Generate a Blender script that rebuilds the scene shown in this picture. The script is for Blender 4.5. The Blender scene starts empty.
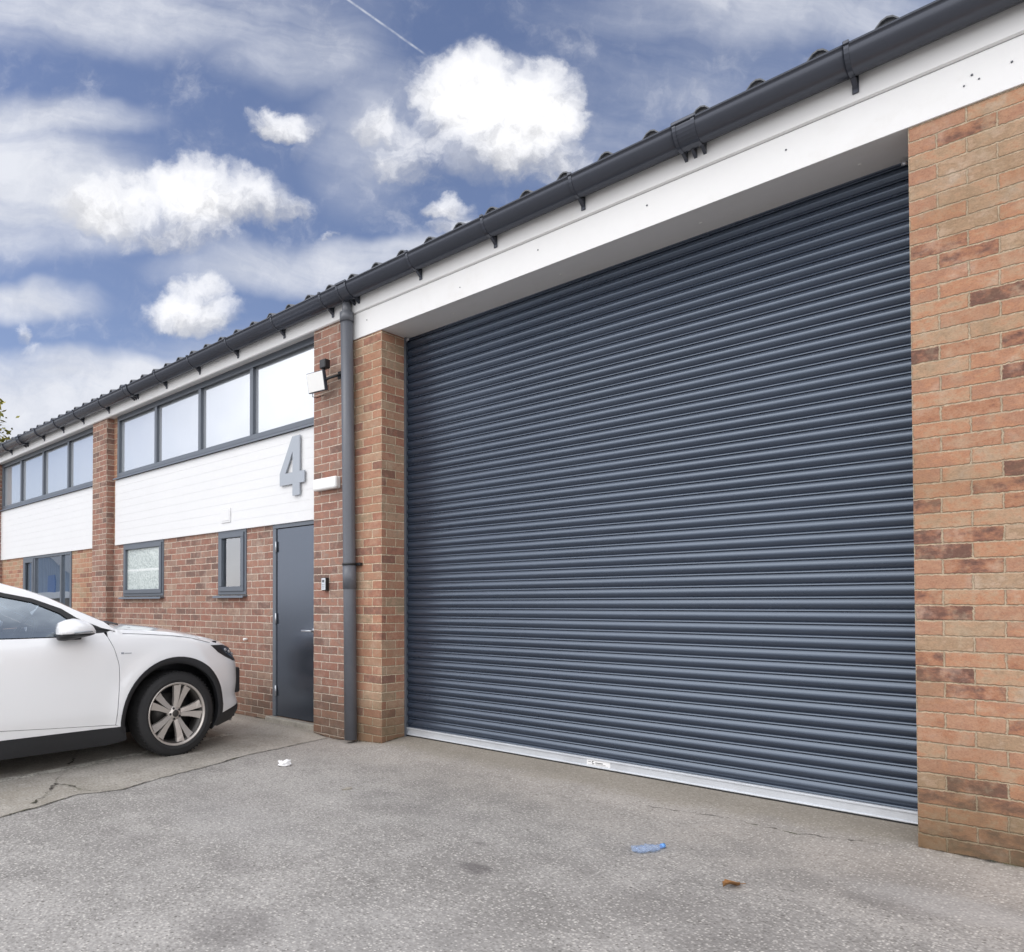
import bpy, bmesh, math, random
from mathutils import Vector, Matrix
from mathutils.geometry import delaunay_2d_cdt

random.seed(7)
SC = bpy.context.scene
COL = SC.collection
PI = math.pi

# ------------------------------------------------------------------ helpers
def lerp_table(t, tab):
    if t <= tab[0][0]: return tab[0][1]
    for (a, va), (b, vb) in zip(tab, tab[1:]):
        if t <= b:
            f = (t - a) / (b - a)
            return va + (vb - va) * f
    return tab[-1][1]

def spline_table(t, tab):
    """monotone-ish cubic through a table"""
    n = len(tab)
    if t <= tab[0][0]: return tab[0][1]
    if t >= tab[-1][0]: return tab[-1][1]
    for i in range(n - 1):
        if t <= tab[i + 1][0]: break
    x0, y0 = tab[i]; x1, y1 = tab[i + 1]
    def slope(k):
        if k == 0: return (tab[1][1] - tab[0][1]) / (tab[1][0] - tab[0][0])
        if k == n - 1: return (tab[-1][1] - tab[-2][1]) / (tab[-1][0] - tab[-2][0])
        a = (tab[k][1] - tab[k-1][1]) / (tab[k][0] - tab[k-1][0])
        b = (tab[k+1][1] - tab[k][1]) / (tab[k+1][0] - tab[k][0])
        return 0 if a * b <= 0 else 2 * a * b / (a + b)
    h = x1 - x0; u = (t - x0) / h
    m0, m1 = slope(i) * h, slope(i + 1) * h
    return ((2*u**3 - 3*u*u + 1) * y0 + (u**3 - 2*u*u + u) * m0 + (-2*u**3 + 3*u*u) * y1 + (u**3 - u*u) * m1)

def sstep(a, b, x):
    t = max(0.0, min(1.0, (x - a) / (b - a)))
    return t * t * (3 - 2 * t)

class MB:
    """collects shapes that become ONE mesh"""
    def __init__(s, u0=0.0, v0=0.0):
        s.bm = bmesh.new(); s.u0 = u0; s.v0 = v0
    def poly(s, pts, smooth=False):
        vs = [s.bm.verts.new(p) for p in pts]
        f = s.bm.faces.new(vs); f.smooth = smooth
        return f
    def box(s, x0, x1, y0, y1, z0, z1, bevel=0.0, seg=1, M=None):
        t = bmesh.new()
        bmesh.ops.create_cube(t, size=1.0)
        for v in t.verts:
            v.co = Vector(((x0 + x1) / 2 + v.co.x * (x1 - x0), (y0 + y1) / 2 + v.co.y * (y1 - y0), (z0 + z1) / 2 + v.co.z * (z1 - z0)))
        if bevel > 0:
            bmesh.ops.bevel(t, geom=list(t.edges), offset=bevel, segments=seg, affect='EDGES', profile=0.5)
        if M is not None: bmesh.ops.transform(t, matrix=M, verts=t.verts)
        s.merge(t, smooth=False)
        return s
    def merge(s, t, smooth=None):
        mp = {v: s.bm.verts.new(v.co) for v in t.verts}
        for f in t.faces:
            try: nf = s.bm.faces.new([mp[v] for v in f.verts])
            except ValueError: continue
            nf.smooth = f.smooth if smooth is None else smooth
        t.free()
    def tube(s, pts, r, n=12, cap=True, smooth=True):
        pts = [Vector(p) for p in pts]
        rs = r if isinstance(r, (list, tuple)) else [r] * len(pts)
        rings = []
        up = None
        for i, p in enumerate(pts):
            d = (pts[min(i + 1, len(pts) - 1)] - pts[max(i - 1, 0)]).normalized()
            if up is None: up = Vector((0, 0, 1)) if abs(d.z) < 0.9 else Vector((0, 1, 0))
            a = d.cross(up).normalized(); b = a.cross(d).normalized(); up = b
            rings.append([s.bm.verts.new(p + (a * math.cos(2 * PI * k / n) + b * math.sin(2 * PI * k / n)) * rs[i]) for k in range(n)])
        for A, B in zip(rings, rings[1:]):
            for k in range(n):
                f = s.bm.faces.new((A[k], A[(k + 1) % n], B[(k + 1) % n], B[k])); f.smooth = smooth
        if cap:
            s.bm.faces.new(rings[0][::-1]); s.bm.faces.new(rings[-1])
        return s
    def lathe(s, prof, n=48, axis='X', c=(0, 0, 0), smooth=True, close=False):
        """prof: list of (along, radius)"""
        rings = []
        for h, r in prof:
            ring = []
            for k in range(n):
                a = 2 * PI * k / n
                p = (h, r * math.cos(a), r * math.sin(a)) if axis == 'X' else ((r * math.cos(a), h, r * math.sin(a)) if axis == 'Y' else (r * math.cos(a), r * math.sin(a), h))
                ring.append(s.bm.verts.new(Vector(p) + Vector(c)))
            rings.append(ring)
        prs = list(zip(rings, rings[1:]))
        if close: prs.append((rings[-1], rings[0]))
        for A, B in prs:
            for k in range(n):
                f = s.bm.faces.new((A[k], A[(k + 1) % n], B[(k + 1) % n], B[k])); f.smooth = smooth
        return s
    def extrude_profile(s, prof, x0, x1, smooth=False, close=False, nx=1):
        """prof: list of (y, z), swept along X"""
        rows = []
        for i in range(nx + 1):
            x = x0 + (x1 - x0) * i / nx
            rows.append([s.bm.verts.new((x, y, z)) for y, z in prof])
        m = len(prof)
        for A, B in zip(rows, rows[1:]):
            for k in range(m if close else m - 1):
                f = s.bm.faces.new((A[k], B[k], B[(k + 1) % m], A[(k + 1) % m])); f.smooth = smooth
        if close:
            s.bm.faces.new(rows[0]); s.bm.faces.new(rows[-1][::-1])
        return s
    def prism(s, outline, y0, y1, holes=()):
        """outline in (x, z), thickness along Y; front at y0"""
        loops = [outline] + list(holes)
        coords, edges, k = [], [], 0
        for L in loops:
            n = len(L)
            coords += [Vector(p) for p in L]
            edges += [(k + i, k + (i + 1) % n) for i in range(n)]
            k += n
        r = delaunay_2d_cdt(coords, edges, [], 1 if not holes else 0, 1e-6)
        vs, fs = r[0], r[2]
        def ins(L, x, y):
            c = False; j = len(L) - 1
            for i in range(len(L)):
                if (L[i][1] > y) != (L[j][1] > y) and x < (L[j][0] - L[i][0]) * (y - L[i][1]) / (L[j][1] - L[i][1]) + L[i][0]: c = not c
                j = i
            return c
        def keep(f):
            cx = sum(vs[i][0] for i in f) / len(f); cy = sum(vs[i][1] for i in f) / len(f)
            return ins(outline, cx, cy) and not any(ins(h, cx, cy) for h in holes)
        fs = [f for f in fs if keep(f)]
        F = [s.bm.verts.new((p[0], y0, p[1])) for p in vs]
        B = [s.bm.verts.new((p[0], y1, p[1])) for p in vs]
        for f in fs:
            s.bm.faces.new([F[i] for i in f]); s.bm.faces.new([B[i] for i in f][::-1])
        for L in loops:
            n = len(L)
            for i in range(n):
                p, q = L[i], L[(i + 1) % n]
                s.poly([(p[0], y0, p[1]), (q[0], y0, q[1]), (q[0], y1, q[1]), (p[0], y1, p[1])])
        return s
    def build(s, name, mat, parent=None, recalc=True, loc=None):
        bm = s.bm
        if recalc: bmesh.ops.recalc_face_normals(bm, faces=bm.faces)
        uv = bm.loops.layers.uv.new('metres')
        for f in bm.faces:
            n = f.normal
            ax = 2 if abs(n.z) > 0.8 else (0 if abs(n.x) > abs(n.y) else 1)
            for l in f.loops:
                c = l.vert.co
                if ax == 1: l[uv].uv = (c.x - s.u0, c.z - s.v0)
                elif ax == 0: l[uv].uv = (c.y + s.u0 * 0.37, c.z - s.v0)
                else: l[uv].uv = (c.x - s.u0, c.y)
        me = bpy.data.meshes.new(name)
        bm.to_mesh(me); bm.free()
        o = bpy.data.objects.new(name, me)
        COL.objects.link(o)
        me.materials.append(mat)
        if parent is not None: o.parent = parent
        if loc is not None: o.location = loc
        return o

def thing(name, label, cat, loc=(0, 0, 0), rz=0.0, group=None):
    o = bpy.data.objects.new(name, None); COL.objects.link(o)
    o.location = loc; o.rotation_euler = (0, 0, rz); o.empty_display_size = 0.2
    return tag(o, label, cat, group)

def tag(o, label, cat, group=None):
    o['label'] = label; o['category'] = cat
    if group: o['group'] = group
    return o

def local(o):
    """shift a child's mesh so that it stays put under a parent that is not at the origin"""
    p = o.parent
    o.matrix_parent_inverse = Matrix.Identity(4)
    o.data.transform(Matrix.Translation(-Vector(p.location)))
    return o

# ------------------------------------------------------------------ materials
class NT:
    def __init__(s, tree): s.t = tree; s.n = tree.nodes; s.l = tree.links
    def node(s, typ, **kw):
        n = s.n.new(typ)
        for k, v in kw.items(): setattr(n, k, v)
        return n
    def put(s, sock, v):
        if isinstance(v, bpy.types.NodeSocket): s.l.new(v, sock)
        elif v is not None:
            if hasattr(sock.default_value, '__len__') and not hasattr(v, '__len__'): v = (v,) * len(sock.default_value)
            if hasattr(sock.default_value, '__len__') and len(sock.default_value) == 4 and len(v) == 3: v = (*v, 1)
            sock.default_value = v
    def math(s, op, a, b=None, c=None, clamp=False):
        n = s.node('ShaderNodeMath', operation=op, use_clamp=clamp)
        s.put(n.inputs[0], a)
        if b is not None: s.put(n.inputs[1], b)
        if c is not None: s.put(n.inputs[2], c)
        return n.outputs[0]
    def vmath(s, op, a, b=None):
        n = s.node('ShaderNodeVectorMath', operation=op)
        s.put(n.inputs[0], a)
        if b is not None:
            if op == 'SCALE': s.put(n.inputs[3], b)
            else: s.put(n.inputs[1], b)
        return n.outputs[1] if op in ('DOT_PRODUCT', 'LENGTH', 'DISTANCE') else n.outputs[0]
    def noise(s, vec, scale, detail=4, rough=0.55, dim='3D', dist=0.0, color=False, lac=2.0):
        n = s.node('ShaderNodeTexNoise', noise_dimensions=dim)
        s.put(n.inputs['Vector'], vec)
        n.inputs['Scale'].default_value = scale; n.inputs['Detail'].default_value = detail
        n.inputs['Roughness'].default_value = rough; n.inputs['Distortion'].default_value = dist
        n.inputs['Lacunarity'].default_value = lac
        return n.outputs['Color' if color else 'Fac']
    def range(s, v, a, b, c=0.0, d=1.0, smooth=True):
        n = s.node('ShaderNodeMapRange', interpolation_type='SMOOTHSTEP' if smooth else 'LINEAR')
        s.put(n.inputs[0], v); s.put(n.inputs[1], a); s.put(n.inputs[2], b); s.put(n.inputs[3], c); s.put(n.inputs[4], d)
        return n.outputs[0]
    def mix(s, f, a, b, blend='MIX'):
        n = s.node('ShaderNodeMix', data_type='RGBA', blend_type=blend)
        s.put(n.inputs[0], f); s.put(n.inputs[6], a); s.put(n.inputs[7], b)
        return n.outputs[2]
    def ramp(s, f, stops, interp='LINEAR'):
        n = s.node('ShaderNodeValToRGB'); r = n.color_ramp; r.interpolation = interp
        while len(r.elements) < len(stops): r.elements.new(0.5)
        for e, (p, c) in zip(r.elements, stops): e.position = p; e.color = (*c, 1)
        s.put(n.inputs[0], f); return n.outputs[0]
    def comb(s, x, y, z=0.0):
        n = s.node('ShaderNodeCombineXYZ'); s.put(n.inputs[0], x); s.put(n.inputs[1], y); s.put(n.inputs[2], z); return n.outputs[0]
    def sep(s, v):
        n = s.node('ShaderNodeSeparateXYZ'); s.put(n.inputs[0], v); return n.outputs
    def bump(s, h, strength, dist, normal=None):
        n = s.node('ShaderNodeBump'); s.put(n.inputs['Height'], h)
        n.inputs['Strength'].default_value = strength; n.inputs['Distance'].default_value = dist
        if normal is not None: s.put(n.inputs['Normal'], normal)
        return n.outputs[0]

def new_mat(name):
    m = bpy.data.materials.new(name); m.use_nodes = True
    t = NT(m.node_tree); b = t.n['Principled BSDF']
    return m, t, b

def pos(t): return t.node('ShaderNodeNewGeometry').outputs['Position']

def paint(name, col, rough=0.45, metal=0.0, var=0.10, bump=0.0, coat=0.0, scale=3.0, dirt=(0.25, 0.22, 0.18), dirt_amt=0.0, spec=0.5, rvar=1.0):
    m, t, b = new_mat(name)
    p = pos(t)
    n1 = t.noise(p, scale, 6, 0.6); n2 = t.noise(p, scale * 14, 4, 0.6)
    k = t.math('ADD', t.math('MULTIPLY', n1, 0.65), t.math('MULTIPLY', n2, 0.35))
    lo = tuple(c * (1 - var) for c in col); hi = tuple(min(1, c * (1 + var)) for c in col)
    c = t.mix(t.range(k, 0.3, 0.7), lo, hi)
    if dirt_amt > 0:
        d = t.math('MULTIPLY', t.range(t.noise(p, scale * 2.3, 7, 0.68), 0.52, 0.78), dirt_amt)
        c = t.mix(d, c, dirt)
    t.put(b.inputs['Base Color'], c)
    if var > 0.02: t.put(b.inputs['Roughness'], t.range(n1, 0.25, 0.75, rough * (1 - 0.12 * rvar), min(1, rough * (1 + 0.14 * rvar))))
    else: b.inputs['Roughness'].default_value = rough
    b.inputs['Metallic'].default_value = metal
    b.inputs['Specular IOR Level'].default_value = spec
    if coat: b.inputs['Coat Weight'].default_value = coat; b.inputs['Coat Roughness'].default_value = 0.04
    if bump: t.put(b.inputs['Normal'], t.bump(n2, bump, 0.002))
    return m

def brick_mat(name, stops, mortar, width=0.2325, grime=0.25, grime_col=(0.10, 0.085, 0.06), pale=0.2, low_dirt=0.0, mortar_size=0.0055, smear=0.22):
    m, t, b = new_mat(name)
    uv = t.node('ShaderNodeUVMap').outputs[0]
    p = pos(t)
    wob = t.vmath('SCALE', t.vmath('SUBTRACT', t.noise(p, 9, 3, 0.5, color=True), (0.5, 0.5, 0.5)), 0.010)
    wob2 = t.vmath('SCALE', t.vmath('SUBTRACT', t.noise(p, 70, 2, 0.5, color=True), (0.5, 0.5, 0.5)), 0.0115)
    uvw = t.vmath('ADD', t.vmath('ADD', uv, wob), wob2)
    br = t.node('ShaderNodeTexBrick', offset=0.5, offset_frequency=2, squash=1.0)
    t.put(br.inputs['Vector'], uvw)
    br.inputs['Color1'].default_value = (0, 0, 0, 1); br.inputs['Color2'].default_value = (1, 1, 1, 1)
    br.inputs['Mortar'].default_value = (0.5, 0.5, 0.5, 1)
    br.inputs['Scale'].default_value = 1.0
    br.inputs['Mortar Size'].default_value = mortar_size; br.inputs['Mortar Smooth'].default_value = 0.85
    br.inputs['Bias'].default_value = 0.0
    br.inputs['Brick Width'].default_value = width; br.inputs['Row Height'].default_value = 0.075
    rnd = br.outputs['Color']; fac = br.outputs['Fac']
    # tone inside each brick: patchy firing marks
    n_mid = t.noise(p, 11, 5, 0.62); n_fine = t.noise(p, 120, 4, 0.65); n_big = t.noise(p, 0.9, 4, 0.55)
    n_in = t.noise(t.vmath('MULTIPLY', p, (1.0, 1.0, 1.8)), 17, 6, 0.68)
    kk = t.math('ADD', rnd, t.math('ADD', t.math('MULTIPLY', t.math('SUBTRACT', n_mid, 0.5), 0.6), t.math('MULTIPLY', t.math('SUBTRACT', n_in, 0.5), 0.75)))
    c = t.ramp(kk, stops)
    c = t.mix(t.range(n_fine, 0.35, 0.75, 0.0, 0.30), c, t.mix(1.0, c, (1.45, 1.45, 1.4), 'MULTIPLY'))
    c = t.mix(t.range(n_fine, 0.46, 0.28, 0.0, 0.40), c, t.mix(1.0, c, (0.55, 0.5, 0.48), 'MULTIPLY'))
    # pale bloom of salts
    c = t.mix(t.math('MULTIPLY', t.range(t.noise(p, 5.5, 6, 0.7), 0.52, 0.74), pale), c, (0.62, 0.55, 0.47))
    mc = t.mix(t.range(t.noise(p, 45, 4, 0.6), 0.3, 0.7), tuple(x * 0.82 for x in mortar), tuple(min(1, x * 1.2) for x in mortar))
    c = t.mix(t.math('MULTIPLY', t.range(t.noise(p, 8.5, 7, 0.72), 0.50, 0.68), smear), c, mc)
    c = t.mix(fac, c, mc)
    g = t.math('MULTIPLY', t.range(t.noise(p, 1.7, 7, 0.66), 0.48, 0.75), grime)
    c = t.mix(g, c, grime_col)
    if low_dirt:
        z = t.sep(p)[2]
        d = t.math('MULTIPLY', t.range(t.math('ADD', z, t.math('MULTIPLY', t.noise(p, 3.0, 5, 0.6), 0.6)), 0.95, 0.30), low_dirt)
        c = t.mix(d, c, (0.115, 0.09, 0.05))
    t.put(b.inputs['Base Color'], c)
    b.inputs['Roughness'].default_value = 0.9; b.inputs['Specular IOR Level'].default_value = 0.25
    h = t.math('ADD', t.math('MULTIPLY', t.math('SUBTRACT', 1.0, fac), 1.0), t.math('MULTIPLY', n_fine, 0.35))
    h = t.math('ADD', h, t.math('MULTIPLY', n_mid, 0.25))
    t.put(b.inputs['Normal'], t.bump(h, 0.8, 0.0065))
    return m

M = {}
RED = [(0.0, (0.175, 0.115, 0.096)), (0.18, (0.240, 0.134, 0.106)), (0.36, (0.310, 0.150, 0.110)), (0.52, (0.280, 0.168, 0.134)), (0.70, (0.345, 0.182, 0.132)), (0.85, (0.262, 0.175, 0.142)), (1.0, (0.345, 0.232, 0.175))]
ORG = [(0.0, (0.155, 0.085, 0.066)), (0.08, (0.235, 0.118, 0.084)), (0.20, (0.365, 0.180, 0.108)), (0.36, (0.410, 0.235, 0.152)), (0.50, (0.355, 0.190, 0.125)), (0.64, (0.425, 0.218, 0.130)), (0.80, (0.415, 0.275, 0.180)), (0.92, (0.330, 0.225, 0.145)), (1.0, (0.420, 0.290, 0.200))]
MID = [(0.0, (0.23, 0.125, 0.095)), (0.2, (0.34, 0.165, 0.115)), (0.45, (0.405, 0.215, 0.14)), (0.7, (0.36, 0.215, 0.145)), (0.85, (0.42, 0.275, 0.19)), (1.0, (0.31, 0.225, 0.15))]
M['brick_red'] = brick_mat('red stock brick', RED, (0.62, 0.53, 0.44), width=0.2325, grime=0.28, pale=0.20, low_dirt=0.40, mortar_size=0.007)
M['brick_orange'] = brick_mat('sandy orange brick', ORG, (0.43, 0.345, 0.245), width=0.228, grime=0.42, grime_col=(0.22, 0.15, 0.085), pale=0.30, smear=0.42, low_dirt=0.75, mortar_size=0.0065)
M['brick_mid'] = brick_mat('weathered orange brick', MID, (0.60, 0.50, 0.36), width=0.2325, grime=0.35, grime_col=(0.17, 0.12, 0.065), pale=0.18, low_dirt=0.6, mortar_size=0.007)
M['white'] = paint('white gloss paint', (0.77, 0.77, 0.765), 0.42, var=0.02, dirt_amt=0.18, dirt=(0.48, 0.43, 0.36), scale=1.2)
M['white_board'] = paint('white clad boards', (0.76, 0.765, 0.77), 0.45, var=0.015, dirt_amt=0.05, dirt=(0.5, 0.46, 0.4), scale=1.0)
M['frame'] = paint('grey window frame', (0.125, 0.143, 0.170), 0.36, var=0.04, metal=0.2, rvar=0.2)
M['door'] = paint('anthracite door paint', (0.098, 0.116, 0.148), 0.18, metal=0.72, var=0.03, scale=1.0, rvar=0.05, spec=1.0)
M['gutter'] = paint('anthracite gutter', (0.060, 0.067, 0.086), 0.26, metal=0.35, var=0.04, dirt_amt=0.0, rvar=0.15)
M['pipe'] = paint('grey downpipe', (0.115, 0.122, 0.14), 0.42, var=0.08, dirt_amt=0.25, dirt=(0.22, 0.2, 0.17))
M['roof'] = paint('grey fibre cement roof', (0.13, 0.137, 0.15), 0.7, var=0.2, bump=0.3)
M['black'] = paint('black plastic', (0.016, 0.017, 0.019), 0.45, var=0.15)
M['darkplastic'] = paint('charcoal cladding plastic', (0.019, 0.020, 0.023), 0.55, var=0.12)
M['steel'] = paint('galvanised steel', (0.55, 0.57, 0.60), 0.38, metal=0.75, var=0.08, dirt_amt=0.15)
M['rail'] = paint('aluminium bottom rail', (0.66, 0.69, 0.73), 0.40, metal=0.35, var=0.06, dirt_amt=0.12, scale=6)
M['signgrey'] = paint('brushed grey sign', (0.36, 0.39, 0.43), 0.38, metal=0.35, var=0.04)
M['offwhite'] = paint('white light housing', (0.86, 0.86, 0.84), 0.3, var=0.01)
M['concrete'] = paint('step concrete', (0.34, 0.315, 0.27), 0.9, var=0.3, bump=0.5, scale=6, dirt_amt=0.5, dirt=(0.13, 0.12, 0.07))
M['rubber'] = paint('tyre rubber', (0.019, 0.019, 0.020), 0.72, var=0.2, dirt_amt=0.2, dirt=(0.05, 0.046, 0.042))
M['alloy'] = paint('diamond cut alloy', (0.60, 0.56, 0.52), 0.34, metal=0.6, var=0.01)
M['alloy_dark'] = paint('dark alloy', (0.07, 0.066, 0.062), 0.4, metal=0.6, var=0.1)
M['carpaint'] = paint('white car paint', (0.86, 0.87, 0.885), 0.35, var=0.0, coat=1.0)
M['paper'] = paint('white paper', (0.86, 0.86, 0.86), 0.7, var=0.03)
M['seat'] = paint('light seat cloth', (0.30, 0.29, 0.27), 0.8, var=0.1)

# roller shutter paint: anthracite with faint dust
def shutter_mat():
    m, t, b = new_mat('anthracite shutter slats')
    p = pos(t)
    n1 = t.noise(t.vmath('MULTIPLY', p, (0.8, 1, 3.0)), 1.3, 6, 0.6)
    n2 = t.noise(t.vmath('MULTIPLY', p, (1.0, 1, 12.0)), 9, 4, 0.6)
    c = t.mix(t.range(n1, 0.3, 0.7), (0.038, 0.050, 0.076), (0.047, 0.061, 0.090))
    c = t.mix(t.range(n2, 0.55, 0.8, 0, 0.15), c, (0.08, 0.08, 0.085))
    t.put(b.inputs['Base Color'], c); b.inputs['Metallic'].default_value = 0.12
    b.inputs['Specular IOR Level'].default_value = 1.0; b.inputs['Specular Tint'].default_value = (0.76, 0.87, 1.0, 1)
    t.put(b.inputs['Roughness'], t.range(n1, 0.3, 0.7, 0.25, 0.31))
    wav = t.noise(t.vmath('MULTIPLY', p, (1.1, 1, 2.2)), 1.1, 2, 0.5)
    t.put(b.inputs['Normal'], t.bump(wav, 0.35, 0.02))
    return m
M['shutter'] = shutter_mat()

def glass_mirror(name, refl=(0.93, 0.96, 1.0), under=(0.45, 0.5, 0.54), fac=0.72, rough=0.015, wave=0.12):
    """coated glazing: strong sky reflection over a pale blind"""
    m, t, b = new_mat(name)
    t.n.remove(b)
    out = t.n['Material Output']
    p = pos(t)
    g = t.node('ShaderNodeBsdfGlossy'); g.inputs['Color'].default_value = (*refl, 1); g.inputs['Roughness'].default_value = rough
    d = t.node('ShaderNodeBsdfDiffuse'); t.put(d.inputs['Color'], under)
    nb = t.bump(t.noise(p, 1.6, 1, 0.4), wave, 0.02)
    t.put(g.inputs['Normal'], nb)
    mx = t.node('ShaderNodeMixShader'); mx.inputs[0].default_value = fac
    t.l.new(d.outputs[0], mx.inputs[1]); t.l.new(g.outputs[0], mx.inputs[2]); t.l.new(mx.outputs[0], out.inputs[0])
    return m
M['glass_up'] = glass_mirror('reflective office glazing', under=(0.36, 0.385, 0.41), fac=0.42)
M['glass_low'] = glass_mirror('dark shopfront glazing', refl=(0.86, 0.92, 1.0), under=(0.10, 0.12, 0.14), fac=0.66, wave=0.05)

def glass_clear(name, tint, fac, rough=0.0, col=(0.95, 0.97, 1.0)):
    m, t, b = new_mat(name); t.n.remove(b); out = t.n['Material Output']
    g = t.node('ShaderNodeBsdfGlossy'); g.inputs['Roughness'].default_value = rough; g.inputs['Color'].default_value = (*col, 1)
    tr = t.node('ShaderNodeBsdfTransparent'); tr.inputs['Color'].default_value = (*tint, 1)
    fr = t.node('ShaderNodeFresnel'); fr.inputs[0].default_value = 1.5
    mx = t.node('ShaderNodeMixShader')
    t.put(mx.inputs[0], t.math('ADD', t.math('MULTIPLY', fr.outputs[0], 1.0), fac, clamp=True))
    t.l.new(tr.outputs[0], mx.inputs[1]); t.l.new(g.outputs[0], mx.inputs[2]); t.l.new(mx.outputs[0], out.inputs[0])
    return m
M['glass_clear'] = glass_clear('clear window glass', (0.9, 0.94, 0.94), 0.22)
M['glass_car'] = glass_clear('tinted car glass', (0.66, 0.74, 0.80), 0.26, col=(0.78, 0.89, 1.0))
M['glass_lens'] = glass_clear('headlight lens', (0.9, 0.92, 0.95), 0.06)

def frosted():
    m, t, b = new_mat('obscure patterned glass')
    p = pos(t)
    v = t.node('ShaderNodeTexVoronoi', feature='F1'); t.put(v.inputs['Vector'], t.vmath('ADD', p, t.vmath('SCALE', t.noise(p, 20, 3, 0.6, color=True), 0.05))); v.inputs['Scale'].default_value = 34
    n = t.noise(p, 14, 6, 0.7)
    k = t.math('ADD', t.math('MULTIPLY', v.outputs['Distance'], 0.6), t.math('MULTIPLY', n, 0.6))
    c = t.mix(t.range(k, 0.35, 0.75), (0.40, 0.46, 0.45), (0.58, 0.64, 0.62))
    z = t.sep(p)[2]
    bar = t.math('MULTIPLY', t.range(z, 1.685, 1.70), t.range(z, 1.73, 1.715))
    c = t.mix(t.math('MULTIPLY', bar, 0.7), c, (0.85, 0.88, 0.87))
    t.put(b.inputs['Base Color'], c); b.inputs['Roughness'].default_value = 0.12
    b.inputs['Coat Weight'].default_value = 0.6; b.inputs['Coat Roughness'].default_value = 0.02
    t.put(b.inputs['Normal'], t.bump(k, 0.5, 0.01))
    return m
M['frosted'] = frosted()

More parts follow.
